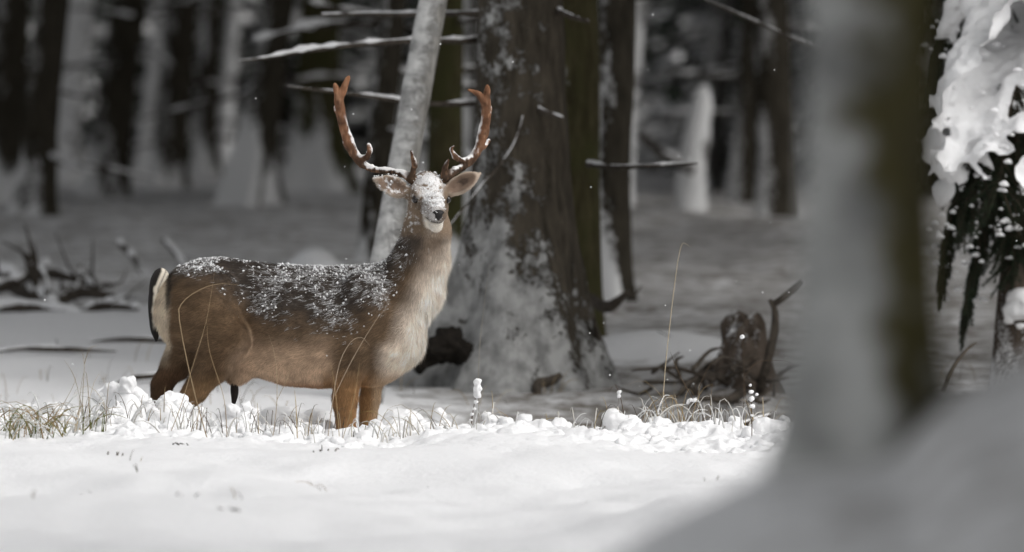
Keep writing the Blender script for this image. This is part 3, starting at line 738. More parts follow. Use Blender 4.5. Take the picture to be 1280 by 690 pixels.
# head: own frame, f forward (towards the camera, a little down and right), r to the right, u up
hf = np.array([.19, -.93, -.275]); hf /= np.linalg.norm(hf)
hr = np.cross(hf, [0, 0, 1]); hr /= np.linalg.norm(hr)
hu = np.cross(hr, hf)
HC = dp(536, 246, -.05)
def hp(a, b, c): return HC + hf * a + hr * b + hu * c
HM = np.array([hf, hr, hu])
sdf.ell(hp(-.03, 0, .018), (.080, .060, .066), HM, .03)
sdf.cone(hp(0, 0, .0), hp(.11, 0, -.012), .056, .038, .03)
sdf.cone(hp(.11, 0, -.012), hp(.172, 0, -.014), .038, .032, .02)
sdf.cone(hp(-.02, 0, -.05), hp(.10, 0, -.058), .048, .032, .03)
sdf.cone(hp(.10, 0, -.058), hp(.158, 0, -.062), .030, .024, .015)
for s_ in (-1, 1):
    sdf.ell(hp(.035, s_ * .050, .020), (.034, .017, .021), HM, .018)      # brow over the eye
    sdf.ell(hp(.025, s_ * .043, -.03), (.05, .020, .032), HM, .025)       # cheek
    sdf.ell(hp(.168, s_ * .014, -.018), (.018, .016, .020), HM, .012)     # upper lip pads
# ears: leaf-shaped, cupped towards the camera
def ear(base, tip, w, tilt):
    base = np.asarray(base); tip = np.asarray(tip); ax = tip - base; L = np.linalg.norm(ax); ax = ax / L
    nrm = np.array([tilt, -1.0, 0.15]); nrm = nrm - (nrm @ ax) * ax; nrm /= np.linalg.norm(nrm); sd_ = np.cross(ax, nrm)
    m_ = np.array([ax, nrm, sd_]); c = (base + tip) / 2
    sdf.cone(base - ax * .02, base + ax * .03, .022, .026, .015)
    sdf.ell(c - ax * .006, (L * .50, .020, w), m_, .012)
    sdf.cone(c + ax * L * .22, tip + ax * .012, .020, .004, .014)
    sdf.ell(c + nrm * .022 + ax * .004, (L * .44, .020, w * .74), m_, .008, sub=True)
    return c, m_, L, w
EARS = [ear(dp(509, 240, -.03), dp(470, 224, -.055), .038, .25), ear(dp(558, 240, -.03), dp(598, 218, -.055), .037, -.25)]

V, Q = sdf.mesh()
for _ in range(2):  # relax the voxel steps
    acc = np.zeros_like(V); cn = np.zeros(len(V))
    for a_, b_ in ((0, 1), (1, 2), (2, 3), (3, 0)):
        np.add.at(acc, Q[:, a_], V[Q[:, b_]]); np.add.at(cn, Q[:, a_], 1)
        np.add.at(acc, Q[:, b_], V[Q[:, a_]]); np.add.at(cn, Q[:, b_], 1)
    V = V * 0.4 + 0.6 * acc / cn[:, None]
Nrm = sdf.normals(V)
V = V + Nrm * (0.0022 * fbm(V * 30, 2, 4))[:, None]                  # coat not perfectly smooth

def mix(c, f, d): return c * (1 - f[:, None]) + np.asarray(d)[None] * f[:, None]
def coat_colour(P, Nn, jit=0.0):
    """colours of the winter coat by where on the animal it grows, with some painted shade, and the amount of snow lying in it"""
    u = P[:, 0] * S_ + 640; v = (CAMZ - P[:, 2]) * S_ + HOR; y = P[:, 1]
    n1 = fbm(P * 9, 3, 31); n2 = fbm(P * np.array([60, 60, 85]), 2, 33); n3 = vnoise(P * np.array([130, 130, 190]), 35)
    c = np.repeat(np.array([[.135, .090, .055]]), len(P), 0)
    c = mix(c, smooth(u, 330, 300) * smooth(v, 335, 400) * .5, (.150, .096, .054))
    # belly and lower flank
    bl = smooth(v + 8 * n1, 405, 458) * smooth(u, 270, 310) * smooth(u, 430, 405)
    c = mix(c, bl, (.52, .37, .255))
    c = mix(c, smooth(v, 470, 488) * smooth(u, 300, 330) * smooth(u, 420, 400), (.34, .17, .09))
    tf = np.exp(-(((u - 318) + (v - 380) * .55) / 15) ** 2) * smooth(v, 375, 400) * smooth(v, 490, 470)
    c = mix(c, tf * .6, (.085, .050, .026))                              # shade along the front of the thigh, painted into the coat
    # dark back, mottled
    lim = np.interp(u, [190, 225, 265, 300, 340, 400, 450, 480, 500, 525], [352, 342, 345, 372, 398, 404, 398, 372, 345, 300])
    bk = smooth(v - 8 * n1 - 6 * n2, lim + 22, lim - 24) * smooth(u, 540, 505)
    c = mix(c, bk * .9, (.050, .043, .038))
    # neck: dark grey-brown behind, pale in front; chest cream
    nk = smooth(v, 345, 300) * smooth(u, 492, 500)
    c = mix(c, nk, (.20, .15, .11))
    c = mix(c, nk * smooth(u + 6 * n1, 536, 512) * .88, (.055, .046, .040))
    ch = smooth(u + 6 * n1 + (v - 400) * 0.30, 490, 530) * smooth(v + 5 * n1, 296, 345)
    c = mix(c, ch, (.83, .72, .61))
    c = mix(c, smooth(u, 549, 562) * smooth(v, 290, 305) * .7, (.80, .69, .58))
    br = smooth(u, 466, 492) * smooth(v, 418, 446) * smooth(Nn[:, 2], .5, -.1)
    c = mix(c, br, (.80, .68, .56))
    # legs
    lg = smooth(v, 452, 490) * (u > 405)
    c = mix(c, lg, (.33, .185, .085)); 
    c = mix(c, lg * smooth(u, 443, 432) * (y < 0) * .35, (.16, .085, .04))
    c = mix(c, (lg * smooth(u, 460, 470) * .6), (.5, .38, .26))
    hl_ = smooth(v, 455, 500) * (u < 290)
    c = mix(c, hl_ * .8, (.28, .17, .085))
    c = mix(c, smooth(v, 445, 470) * (u < 235) * (y > .02), (.10, .058, .033))  # far hind leg browned darker, its shade put into the coat
    # rump: cream patch with a black border band
    rp = smooth(u + 5 * n1, 219, 209) * smooth(v, 338, 350) * smooth(v, 462, 430)
    c = mix(c, rp, (.60, .50, .38))
    bd = np.exp(-((u - 214 - 2 * n1) / 4.2) ** 2) * smooth(v, 334, 340) * smooth(v, 392, 372)
    c = mix(c, np.clip(bd, 0, 1), (.022, .019, .017))
    # head
    a_ = (P - HC) @ hf; b_ = (P - HC) @ hr; cc = (P - HC) @ hu
    hd = ((a_ > -.13) & (v < 296)).astype(float) * smooth(v, 300, 286) * smooth(a_, -.06, -.02)
    c = mix(c, hd, (.200, .145, .100))
    c = mix(c, hd * smooth(a_, .06, .12) * smooth(cc, -.045, -.028) * .6, (.10, .074, .056))
    chin = hd * smooth(cc + .01 * n1, -.026, -.044) * smooth(a_, .095, .130)
    c = mix(c, chin, (.80, .73, .63))
    c = mix(c, hd * np.exp(-(((cc + .040) / .006) ** 2)) * smooth(a_, .11, .14), (.03, .025, .022))   # mouth line
    c = mix(c, hd * np.exp(-((a_ - .045) / .03) ** 2 - ((np.abs(b_) - .058) / .018) ** 2 - ((cc - .008) / .02) ** 2) * .8, (.06, .045, .035))
    # ears
    for (ec, em, L, w_) in EARS:
        q_ = (P - ec) @ em.T
        on = ((np.abs(q_[:, 0]) < L * .62) & (np.abs(q_[:, 1]) < .04) & (np.abs(q_[:, 2]) < w_ * 1.2)).astype(float) * smooth(q_[:, 0], -L * .5, -L * .3)
        c = mix(c, on, (.17, .125, .09))
        e_ = np.sqrt((q_[:, 0] / (L * .5)) ** 2 + (q_[:, 2] / (w_ * .86)) ** 2)
        inn = on * smooth(Nn @ em[1], .0, .35) 
        c = mix(c, inn * smooth(e_, 1.02, .82), (.22, .155, .115))
        c = mix(c, inn * smooth(e_, .62, .2) * smooth(n2 + .4 * n3, -.3, .35) * .85, (.075, .052, .040))
        c = mix(c, on * smooth(e_, .80, .98) * .8, (.50, .41, .33))
    # snow in the coat
    ridge = smooth(v, lim - 8, np.interp(u, [200, 300, 480, 520], [330, 330, 345, 300]))
    tex = .62 * n2 + .55 * n3
    sn_ = bk * smooth(tex + .40 * n1 - .04 + .22 * smooth(u, 380, 450) + .55 * smooth(Nn[:, 2], .0, .95) + .10 * smooth(u, 300, 380), .30, .75) * smooth(u, 255, 330) * .9
    sn_ = np.maximum(sn_, smooth(Nn[:, 2], .45, .9) * smooth(tex + n1, -.35, .2) * smooth(v, 350, 338) * (u < 500) * smooth(u, 215, 240))
    sn_ = np.maximum(sn_, nk * smooth(u, 530, 508) * smooth(tex, .30, .60) * .7)
    fs = hd * smooth(a_ , -.06, .0) * smooth(a_, .200, .170) * smooth(cc + .016 * n1 + .10 * b_, -.004, .016) * smooth(np.abs(b_ - .006) + .010 * n1, .060, .044)
    fs = np.maximum(fs, hd * smooth(cc, .03, .06) * smooth(np.abs(b_), .066, .056) * .9)
    fs = np.maximum(fs, hd * smooth(a_, .085, .115) * smooth(b_ + .008 * n1, -.016, .004) * smooth(cc, -.044, -.026) * .55)
    fs = fs * (1 - .9 * np.exp(-((a_ - .05) / .034) ** 2 - ((np.abs(b_) - .060) / .024) ** 2))
    fs = fs * smooth(tex + .85 + .3 * n1, .2, .6)
    sn_ = np.maximum(sn_, fs)
    sn_ = np.maximum(sn_, chin * smooth(tex, .3, .6) * .6)
    return c, np.clip(sn_, 0, 1), hd, v, u
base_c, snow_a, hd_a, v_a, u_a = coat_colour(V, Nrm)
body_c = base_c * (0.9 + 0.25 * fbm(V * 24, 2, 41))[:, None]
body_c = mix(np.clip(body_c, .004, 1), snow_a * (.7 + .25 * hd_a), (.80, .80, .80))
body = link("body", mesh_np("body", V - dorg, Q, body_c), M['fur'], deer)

# coat: short strands following the lie of the hair, and grains of snow caught in them
Tq = np.vstack([Q[:, [0, 1, 2]], Q[:, [0, 2, 3]]])
e1 = V[Tq[:, 1]] - V[Tq[:, 0]]; e2 = V[Tq[:, 2]] - V[Tq[:, 0]]
ar = np.linalg.norm(np.cross(e1, e2), axis=1)
vis = (V[Tq[:, 0], 2] > -0.12)
ar = ar * vis; pr = ar / ar.sum()
def sample(n):
    k = rng.choice(len(Tq), n, p=pr); r1 = np.sqrt(rng.random(n))[:, None]; r2 = rng.random(n)[:, None]
    P = V[Tq[k, 0]] * (1 - r1) + V[Tq[k, 1]] * (r1 * (1 - r2)) + V[Tq[k, 2]] * (r1 * r2)
    Nn = Nrm[Tq[k, 0]] * (1 - r1) + Nrm[Tq[k, 1]] * (r1 * (1 - r2)) + Nrm[Tq[k, 2]] * (r1 * r2)
    Nn /= np.linalg.norm(Nn, axis=1)[:, None] + 1e-9
    return P, Nn
n = 210000
P, Nn = sample(n)
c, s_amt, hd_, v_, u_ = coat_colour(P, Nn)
flow = np.repeat(np.array([[-1.0, 0, -.45]]), n, 0)
lw = smooth(v_, 440, 470)[:, None]; flow = flow * (1 - lw) + np.array([[-.25, 0, -1.0]]) * lw
nw = (smooth(u_, 490, 520) * smooth(v_, 470, 430))[:, None]; flow = flow * (1 - nw) + np.array([[-.15, 0, -1.0]]) * nw
rw = smooth(u_, 225, 205)[:, None]; flow = flow * (1 - rw) + np.array([[-.1, 0, -1.0]]) * rw
hw = hd_[:, None]; flow = flow * (1 - hw) + (-hf + np.array([0, 0, -.15]))[None] * hw
flow += rng.normal(size=(n, 3)) * .22 + fbm(P * 14, 2, 51)[:, None] * np.array([[.1, .1, .35]])
flow -= (flow * Nn).sum(1)[:, None] * Nn; flow /= np.linalg.norm(flow, axis=1)[:, None] + 1e-9
ln = .021 * (1 - .72 * hd_) * (1 - .35 * smooth(v_, 450, 500)) * (1 + .7 * smooth(u_, 500, 530) * smooth(v_, 310, 340)) * rng.uniform(.6, 1.3, n)
ln = np.where((hd_ < .5) & (v_ < 256), ln * .3, ln)
side = np.cross(Nn, flow); wd = rng.uniform(.0007, .0014, n)[:, None] * (1 - .35 * hd_[:, None])
tip = P + flow * ln[:, None] + Nn * (ln * rng.uniform(.15, .5, n))[:, None]
root = P - Nn * .001
flp = (np.cross(2 * side * wd, tip - root + side * wd) * Nn).sum(1) < 0
side = np.where(flp[:, None], -side, side)
BV = np.stack([root - side * wd, root + side * wd, tip], 1).reshape(-1, 3)
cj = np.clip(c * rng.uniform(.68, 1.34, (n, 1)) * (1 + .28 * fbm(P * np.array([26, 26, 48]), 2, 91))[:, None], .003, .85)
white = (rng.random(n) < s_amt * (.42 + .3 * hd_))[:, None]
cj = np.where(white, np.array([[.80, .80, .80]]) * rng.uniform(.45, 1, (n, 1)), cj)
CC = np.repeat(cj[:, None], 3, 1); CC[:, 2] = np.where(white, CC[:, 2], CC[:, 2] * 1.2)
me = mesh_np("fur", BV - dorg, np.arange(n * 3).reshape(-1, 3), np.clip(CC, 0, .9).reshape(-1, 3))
NN = np.repeat((Nn * .9 + flow * .1)[:, None], 3, 1).reshape(-1, 3); NN /= np.linalg.norm(NN, axis=1)[:, None]
try: me.normals_split_custom_set_from_vertices(NN.astype(np.float32))
except Exception as e_: print("normals", e_)
link("fur", me, M['blade'], body, kind="stuff", label="short coarse winter coat, dark on the back and pale on chest and belly")

P, Nn = sample(60000)
c, s_amt, hd_, v_, u_ = coat_colour(P, Nn)
keep = rng.random(len(P)) < s_amt * (.20 + .35 * smooth(Nn[:, 2], .3, .9)) * (1 - .5 * hd_)
P, Nn, hd_k = P[keep], Nn[keep], hd_[keep]
OCT = np.array([[1, 0, 0], [-1, 0, 0], [0, 1, 0], [0, -1, 0], [0, 0, 1], [0, 0, -1]], float)
OF = np.array([[0, 2, 4], [2, 1, 4], [1, 3, 4], [3, 0, 4], [2, 0, 5], [1, 2, 5], [3, 1, 5], [0, 3, 5]])
k = len(P); rr_ = rng.gamma(4.0, .00045, k) * (1 - .3 * hd_k) + .001
GV = P[:, None] + Nn[:, None] * .005 + OCT[None] * rr_[:, None, None] * rng.uniform(.6, 1.5, (k, 6, 1)) + rng.normal(size=(k, 6, 3)) * .0005
GF = (OF[None] + (np.arange(k) * 6)[:, None, None]).reshape(-1, 3)
link("snow_dusting", mesh_np("snow_dusting", GV.reshape(-1, 3) - dorg, GF), M['snow'], body, kind="stuff", label="grains of snow caught in the coat of back, neck and forehead")

# eyes, nose
def blob(name, cs, h, mat, parent, org, col=None, amp=0):
    """cs: list of (centre, radii, frame, k)"""
    lo = np.min([np.asarray(c_[0]) - max(c_[1]) for c_ in cs], 0) - .02; hi = np.max([np.asarray(c_[0]) + max(c_[1]) for c_ in cs], 0) + .02
    s = SDF(lo, hi, h)
    for (c_, r_, m_, k_) in cs: s.ell(c_, r_, m_, k_, sub=False) if k_ > 0 else s.ell(c_, r_, m_, -k_, sub=True)
    V, Q = s.mesh()
    if amp: V = V + s.normals(V) * (amp * fbm(V * .5 / h * .1, 2, 3))[:, None]
    return link(name, mesh_np(name, V - org, Q, None if col is None else col(V)), mat, parent)
for s_ in (-1, 1):
    blob("eye", [(hp(.052, s_ * .0600, .006), (.017, .0135, .0145), HM, .004)], .0022, M['eye'], deer, dorg)
blob("nose", [(hp(.192, 0, -.008), (.017, .024, .017), HM, .006), (hp(.200, .019, -.012), (.012, .006, .008), HM, -.004), (hp(.200, -.019, -.012), (.012, .006, .008), HM, -.004), (hp(.192, 0, -.022), (.013, .008, .012), HM, .008)], .0022, M['nose'], deer, dorg)
# tail: black above, white below and at the sides
def tailcol(V):
    u = V[:, 0] * S_ + 640; v = (CAMZ - V[:, 2]) * S_ + HOR; n1 = fbm(V * 40, 2, 3)
    cx = np.interp(v, [340, 360, 390, 425], [203, 194, 192, 195])
    f_ = smooth(u - cx + n1 * 1.5, -2.5, 0.5)
    c_ = mix(np.repeat(np.array([[.016, .014, .013]]), len(V), 0), f_ * smooth(v, 415, 400), (.66, .60, .50))
    return mix(c_, np.exp(-((u - cx - 4.5) / 1.1) ** 2) * .8, (.10, .09, .08))
blob("tail", [(dp(201, 350, -.01), (.034, .026, .045), None, .02), (dp(195, 372, -.012), (.028, .024, .065), None, .03), (dp(193, 398, -.012), (.020, .018, .06), None, .03), (dp(195, 416, -.01), (.010, .010, .035), None, .02)], .004, M['fur'], deer, dorg, tailcol)
def dark(V): return np.repeat(np.array([[.02, .016, .014]]), len(V), 0)
blob("belly_tuft", [(dp(293, 484, -.005), (.013, .012, .035), None, .02), (dp(293, 495, -.005), (.009, .009, .030), None, .02), (dp(291, 505, -.005), (.0045, .0045, .020), None, .01)], .0035, M['fur'], deer, dorg, dark)

# antlers
def antler(beam, tines, flip):
    lo = np.min([dp(*p[:3]) for p in beam] + [dp(*p[:3]) for t_ in tines for p in t_], 0) - .05
    hi = np.max([dp(*p[:3]) for p in beam] + [dp(*p[:3]) for t_ in tines for p in t_], 0) + .05
    s = SDF(lo, hi, .0032)
    def run(pts, n, k):
        S4 = catmull(np.array([[*dp(*p[:3]), p[3] / 1000] for p in pts]), n)
        s.chain(S4[:, :3], np.maximum(S4[:, 3] * 1.0, .0012), k, .03)
    run(beam, 40, .006)
    for t_ in tines: run(t_, 14, .008)
    V, Q = s.mesh(); Nn = s.normals(V)
    V = V + Nn * (.0034 * fbm(V * np.array([70, 70, 28]), 3, 7))[:, None]
    v = (CAMZ - V[:, 2]) * S_ + HOR; u = V[:, 0] * S_ + 640
    n1 = fbm(V * 30, 3, 9); n2 = fbm(V * np.array([120, 120, 40]), 2, 10)
    c_ = mix(np.repeat(np.array([[.055, .034, .022]]), len(V), 0), smooth(v, 215, 165), (.165, .080, .044))
    c_ = mix(c_, smooth(v, 135, 100) * .8, (.20, .095, .05))
    c_ = mix(c_, smooth(n2, .1, .7) * .5, (.29, .165, .10)); c_ = c_ * (1 + .55 * n1)[:, None]
    sn_ = smooth(Nn[:, 2] + .45 * n1 + .25 * n2, .15, .55) * smooth(v, 120, 150) * (smooth(np.abs(u - 537), 24, 34) * .9)
    inner = smooth(Nn[:, 0] * flip + Nn[:, 2] * .3 + .4 * n1, .45, .8) * smooth(v, 140, 160) * smooth(v, 208, 195) * .9
    c_ = mix(np.clip(c_, .003, 1), np.maximum(sn_, inner), (.80, .79, .78))
    link("antler", mesh_np("antler", V - dorg, Q, c_), attr_mat("antler_horn", .75, .15, bs=150, bd=.006), deer)
antler([(517, 226, -.04, 17), (506, 218, -.02, 14), (487, 214, .01, 11.5), (466, 211, .03, 11.5), (451, 203, .04, 14), (441, 188, .04, 17), (433, 168, .03, 17), (427, 148, .01, 16), (424, 128, -.01, 15), (421, 113, -.02, 10), (419, 105, -.03, 4)],
       [[(424, 126, -.01, 12), (431, 108, -.03, 9), (436, 95, -.05, 3)], [(446, 198, .04, 12), (456, 197, .02, 10), (462, 190, .0, 8), (461, 180, -.01, 4)], [(514, 222, -.04, 10), (518, 206, -.07, 8), (514, 188, -.10, 2.5)], [(428, 150, .01, 11), (422, 139, .03, 6), (419, 133, .04, 3)], [(440, 186, .04, 11), (433, 182, .06, 6), (429, 176, .07, 3)]], 1)
antler([(557, 222, -.04, 17), (566, 215, -.02, 14), (579, 208, .01, 12.5), (590, 199, .03, 13), (599, 184, .04, 16), (604, 166, .03, 17), (607, 148, .01, 16), (608, 130, -.01, 15), (608, 116, -.02, 10), (609, 107, -.03, 4)],
       [[(606, 130, -.01, 11), (598, 118, -.03, 8), (585, 112, -.05, 3)], [(592, 197, .03, 12), (580, 201, .01, 10), (570, 196, -.01, 8.5), (564, 187, -.02, 6), (567, 183, -.03, 4)], [(555, 219, -.04, 10), (557, 208, -.06, 7), (560, 199, -.08, 2.5)], [(607, 150, .01, 11), (612, 140, .03, 6), (613, 133, .04, 3)], [(600, 184, .04, 11), (607, 181, .06, 6), (611, 175, .07, 3)]], -1)

# ------------------------------------------------------------------ things lying about on the forest floor
def fallen(name, pts, R, snow_r, label, cat, seed=0, group=None, twigs=0, mat='dead'):
    P = [at(*p) for p in pts]; org = P[0].copy()
    t = empty(name, org, label, cat, group)
    br = snowy_branch(t, org, P, R, snow_r, seed, name="stem", mat=mat)
    rs_ = np.random.default_rng(seed)
    S = catmull(np.asarray(P), 30)
    for k in range(twigs):
        a_ = S[rs_.integers(4, 28)]; d = np.array([rs_.normal() * .7, rs_.normal() * .4, abs(rs_.normal()) * .7 + .1]); L = rs_.uniform(.08, .25)
        m_ = a_ + d * L * .5 + rs_.normal(size=3) * .02; e = a_ + d * L + rs_.normal(size=3) * .04
        mb = MB(); mb.add(*tube(np.array([a_, m_, e]) - org, [R[0] * .4, R[0] * .28, .002], 6, 8)); link("twig", mb.mesh("twig"), M[mat], t)
    return t
fallen("fallen_log", [(-40, 318, 43), (0, 342, 43), (30, 362, 42.6), (62, 380, 42.2)], [.05, .05, .045, .035], .035, "snow-topped dark log sloping in from the left edge", "log", 2, twigs=3)
fallen("fallen_branch", [(60, 384, 41.6), (100, 366, 41.8), (140, 372, 41.7), (160, 384, 41.5)], [.03, .028, .02, .01], .03, "snowy fallen branch lying beyond the deer's tail", "branch", 3, twigs=5)
fallen("fallen_branch", [(-20, 388, 41.3), (20, 384, 41.3), (70, 388, 41.2), (120, 396, 41.1)], [.012, .024, .020, .004], .024, "low snow-covered branch under the sloping log at left", "branch", 4, twigs=3)
fallen("fallen_branch", [(-10, 440, 38.5), (30, 436, 38.5), (80, 437, 38.5), (145, 439, 38.5)], [.004, .010, .012, .004], .008, "long dark branch half buried in snow at left, level with the deer's tail", "branch", 5, twigs=1)
fallen("fallen_branch", [(110, 427, 39.4), (160, 424, 39.4), (200, 425, 39.4), (250, 426, 39.3)], [.004, .010, .012, .006], .008, "dark branch half buried in snow passing behind the deer's rump", "branch", 6)
fallen("fallen_branch", [(140, 480, 36.9), (170, 472, 36.9), (205, 470, 36.9), (250, 474, 36.8)], [.004, .011, .012, .006], .006, "dark half-buried branch behind the deer's hocks", "branch", 8)
fallen("fallen_branch", [(18, 352, 43.2), (60, 342, 43.0), (104, 352, 42.8), (128, 364, 42.6)], [.022, .026, .018, .008], .034, "snow-loaded branch arching over the heap at left", "branch", 41, twigs=6)
fallen("fallen_branch", [(96, 392, 41.2), (132, 382, 41.2), (172, 386, 41.0)], [.012, .024, .010], .026, "short snow-covered branch at the right end of the heap at left", "branch", 42, twigs=4)
fallen("fallen_branch", [(-10, 362, 42.4), (26, 350, 42.4), (58, 330, 42.6)], [.03, .026, .010], .03, "snowy branch rising from the left edge over the sloping log", "branch", 43, twigs=4)
for k, (a_, b_) in enumerate((((150, 305, 44), (176, 342, 43.5)), ((92, 372, 42.3), (100, 330, 42.3)), ((205, 300, 45), (232, 340, 44.6)), ((58, 372, 42), (52, 336, 42.2)))):
    fallen("leaning_stick", [a_, ((a_[0] + b_[0]) / 2 + 4, (a_[1] + b_[1]) / 2, (a_[2] + b_[2]) / 2), b_], [.016, .014, .008], .012,
           ["snowy stick slanting in the clearing above the deer's tail", "upright snowy stick among the fallen branches at left", "thin slanting stick above the deer's rump", "short snowy stick beside the sloping log"][k], "stick", 10 + k)
fallen("fallen_branch", [(738, 372, 38.6), (760, 384, 38.4), (786, 364, 38.3)], [.022, .028, .010], .0, "short dark branch jutting from the foot of the massive spruce on the right", "branch", 20, twigs=1)
fallen("root_stub", [(752, 456, 36.9), (747, 425, 36.8), (742, 396, 36.7)], [.022, .016, .006], 0, "dark root stub against the right foot of the massive spruce", "root", 21)
fallen("twig_piece", [(702, 468, 36.4), (688, 476, 36.4), (672, 480, 36.4), (672, 492, 36.3), (684, 508, 36.2)], [.014, .024, .024, .017, .008], 0, "hooked dark piece of wood in the snow before the massive spruce", "wood", 22)
# uprooted stump at right with curved roots
us = at(930, 470, 36.2); us[2] = gz(us[0], us[1])
ust = empty("uprooted_stump", us, "dark uprooted stump with curling roots left of the foreground tree", "stump")
V, Q, T = tube([at(931, 510, 36.2), at(932, 470, 36.2), at(932, 440, 36.2), at(928, 418, 36.25), at(921, 402, 36.3)], [.20, .125, .095, .080, .065], 40, 60)
th_ = np.arctan2(V[:, 1] - us[1], V[:, 0] - at(931, 0, 36.2)[0])
top = V[:, 2] > at(0, 420, 36.2)[2]
V[:, 2] += np.where(top, .05 * vnoise(np.stack([np.cos(th_) * 2.2, np.sin(th_) * 2.2, 0 * th_], -1), 12) + .03 * np.cos(th_ - .6), 0)
V = V + np.stack([np.cos(th_), np.sin(th_), 0 * th_], -1) * (.022 * fbm(np.stack([np.cos(th_) * 2.6, np.sin(th_) * 2.6, V[:, 2] * 3], -1), 3, 4) + .02 * np.maximum(0, np.cos(4 * th_)) * smooth(V[:, 2], us[2] + .2, us[2]))[:, None]
bo = link("body", mesh_np("body", V - us, [Q, T], np.full((len(V), 3), .5)), M['bark_edge'], ust)
ROOTS = [[(950, 492, 36.0), (960, 450, 35.9), (968, 415, 35.9), (969, 390, 35.9), (962, 374, 35.9)],
         [(968, 380, 35.9), (985, 368, 35.9), (1004, 352, 35.9)],
         [(915, 480, 36.1), (890, 470, 36.0), (865, 476, 35.9), (845, 496, 35.8)],
         [(918, 462, 36.1), (900, 452, 36.3), (880, 462, 36.3), (868, 490, 36.2)],
         [(930, 490, 36.0), (905, 500, 35.7), (880, 498, 35.6), (862, 510, 35.5)]]
RR = [[.024, .020, .018, .014, .008], [.014, .016, .010], [.024, .018, .013, .006], [.018, .014, .011, .006], [.022, .016, .012, .006]]
for P, r_ in zip(ROOTS, RR):
    mb = MB(); mb.add(*tube(np.array([at(*p) for p in P]) - us, r_, 8, rough=.2, rfreq=25)); link("root", mb.mesh("root"), M['dead'], ust)
rs3 = np.random.default_rng(19)
for k in range(26):
    a_ = at(rs3.uniform(800, 965), rs3.uniform(455, 500), 36.0 + rs3.normal() * .15); d = np.array([rs3.normal() * .16, rs3.normal() * .08, rs3.uniform(-.02, .10)])
    mb = MB(); mb.add(*tube(np.array([a_, a_ + d * .5 + rs3.normal(size=3) * .03, a_ + d]) - us, [.010, .008, .003], 6, 9, rough=.2)); link("twig", mb.mesh("twig"), M['dead'], ust)
fallen("fallen_branch", [(752, 440, 39.0), (800, 442, 38.8), (850, 450, 38.5), (905, 458, 38.2)], [.008, .018, .022, .012], .004, "long dark branch lying between the massive spruce and the uprooted stump", "branch", 33, twigs=3)
fallen("fallen_branch", [(845, 556, 33.6), (885, 545, 33.8), (925, 533, 34.0), (962, 520, 34.2)], [.005, .012, .014, .008], .004, "dark branch rising to the right just behind the snow crest near the foreground tree", "branch", 34)
fallen("bent_twig", [(1178, 490, 34.6), (1190, 462, 34.6), (1206, 440, 34.7), (1220, 428, 34.8)], [.010, .009, .007, .004], 0, "thin bent twig between the foreground tree and the right-edge spruce", "twig", 30)

# ------------------------------------------------------------------ grasses in the snow
def strand(mb, P, w, c0, c1, n=7, rs_=None):
    S = catmull(np.asarray(P, float), n); Tn = np.gradient(S, axis=0)
    sv = np.cross(Tn, [0.15, 1, 0]); sv /= np.linalg.norm(sv, axis=1)[:, None] + 1e-9
    ww = w * (1 - np.linspace(0, 1, n) ** 1.6 * .85)[:, None]
    fy = np.array([0, 1, 0]) * ww * .6
    VV = np.stack([S - sv * ww, S + fy, S + sv * ww, S - fy], 1).reshape(-1, 3)
    q = []
    for k in range(n - 1):
        for e in range(4): q.append([k * 4 + e, k * 4 + (e + 1) % 4, k * 4 + 4 + (e + 1) % 4, k * 4 + 4 + e])
    cc = np.array(c0)[None] * (1 - np.linspace(0, 1, n)[:, None]) + np.array(c1)[None] * np.linspace(0, 1, n)[:, None]
    mb.add(VV, Q=q, C=np.repeat(cc, 4, 0))
TAN = (.30, .22, .12); PALE = (.48, .40, .28); BRN = (.10, .07, .045); GRN = (.13, .15, .05)
gr = MB(); rs_ = np.random.default_rng(77)
def tuft(px, D, n, h, spread, cols, w=.0016, lean=.5, z_off=0):
    x0 = (px - 640) * D / F_PX; y0 = D - D0
    for _ in range(n):
        x = x0 + rs_.normal() * spread; y = y0 + rs_.normal() * spread * .8; z = gz(x, y) - .01
        L = h * rs_.uniform(.45, 1.15); dx, dy = rs_.normal() * lean * L, rs_.normal() * lean * L * .6; b_ = rs_.uniform(.0, .35) * L
        c_ = np.array(cols[rs_.integers(len(cols))]) * rs_.uniform(.7, 1.25)
        P = [[x, y, z], [x + dx * .3, y + dy * .3, z + L * .55], [x + dx * .75, y + dy * .75, z + L * .9], [x + dx * 1.2, y + dy * 1.2, z + L - b_]]
        strand(gr, P, w * rs_.uniform(.6, 1.3), c_ * .8, c_)
for px, D, n, h, sp_ in ((10, 30.4, 60, .10, .10), (45, 30.3, 70, .11, .10), (80, 30.5, 40, .10, .09)): tuft(px, D, n, h, sp_, (GRN, TAN, (.2, .19, .08), PALE, (.7, .7, .68), (.75, .75, .74)), .0024, .8)
for px, D, n, h, sp_ in ((105, 30.6, 12, .22, .04), (120, 30.7, 12, .16, .05), (150, 30.8, 16, .14, .07), (185, 30.8, 14, .12, .06), (235, 30.7, 14, .12, .07), (262, 30.6, 16, .13, .06), (310, 30.7, 22, .13, .08), (350, 30.8, 22, .12, .08), (385, 30.7, 20, .12, .07), (405, 31.0, 12, .12, .05)):
    tuft(px, D, n // 2, h, sp_, (BRN, TAN, BRN, PALE), .0014, .35); tuft(px, D, n // 2, h * .8, sp_ * 1.3, ((.75, .75, .74), (.6, .58, .54)), .0028, .6)
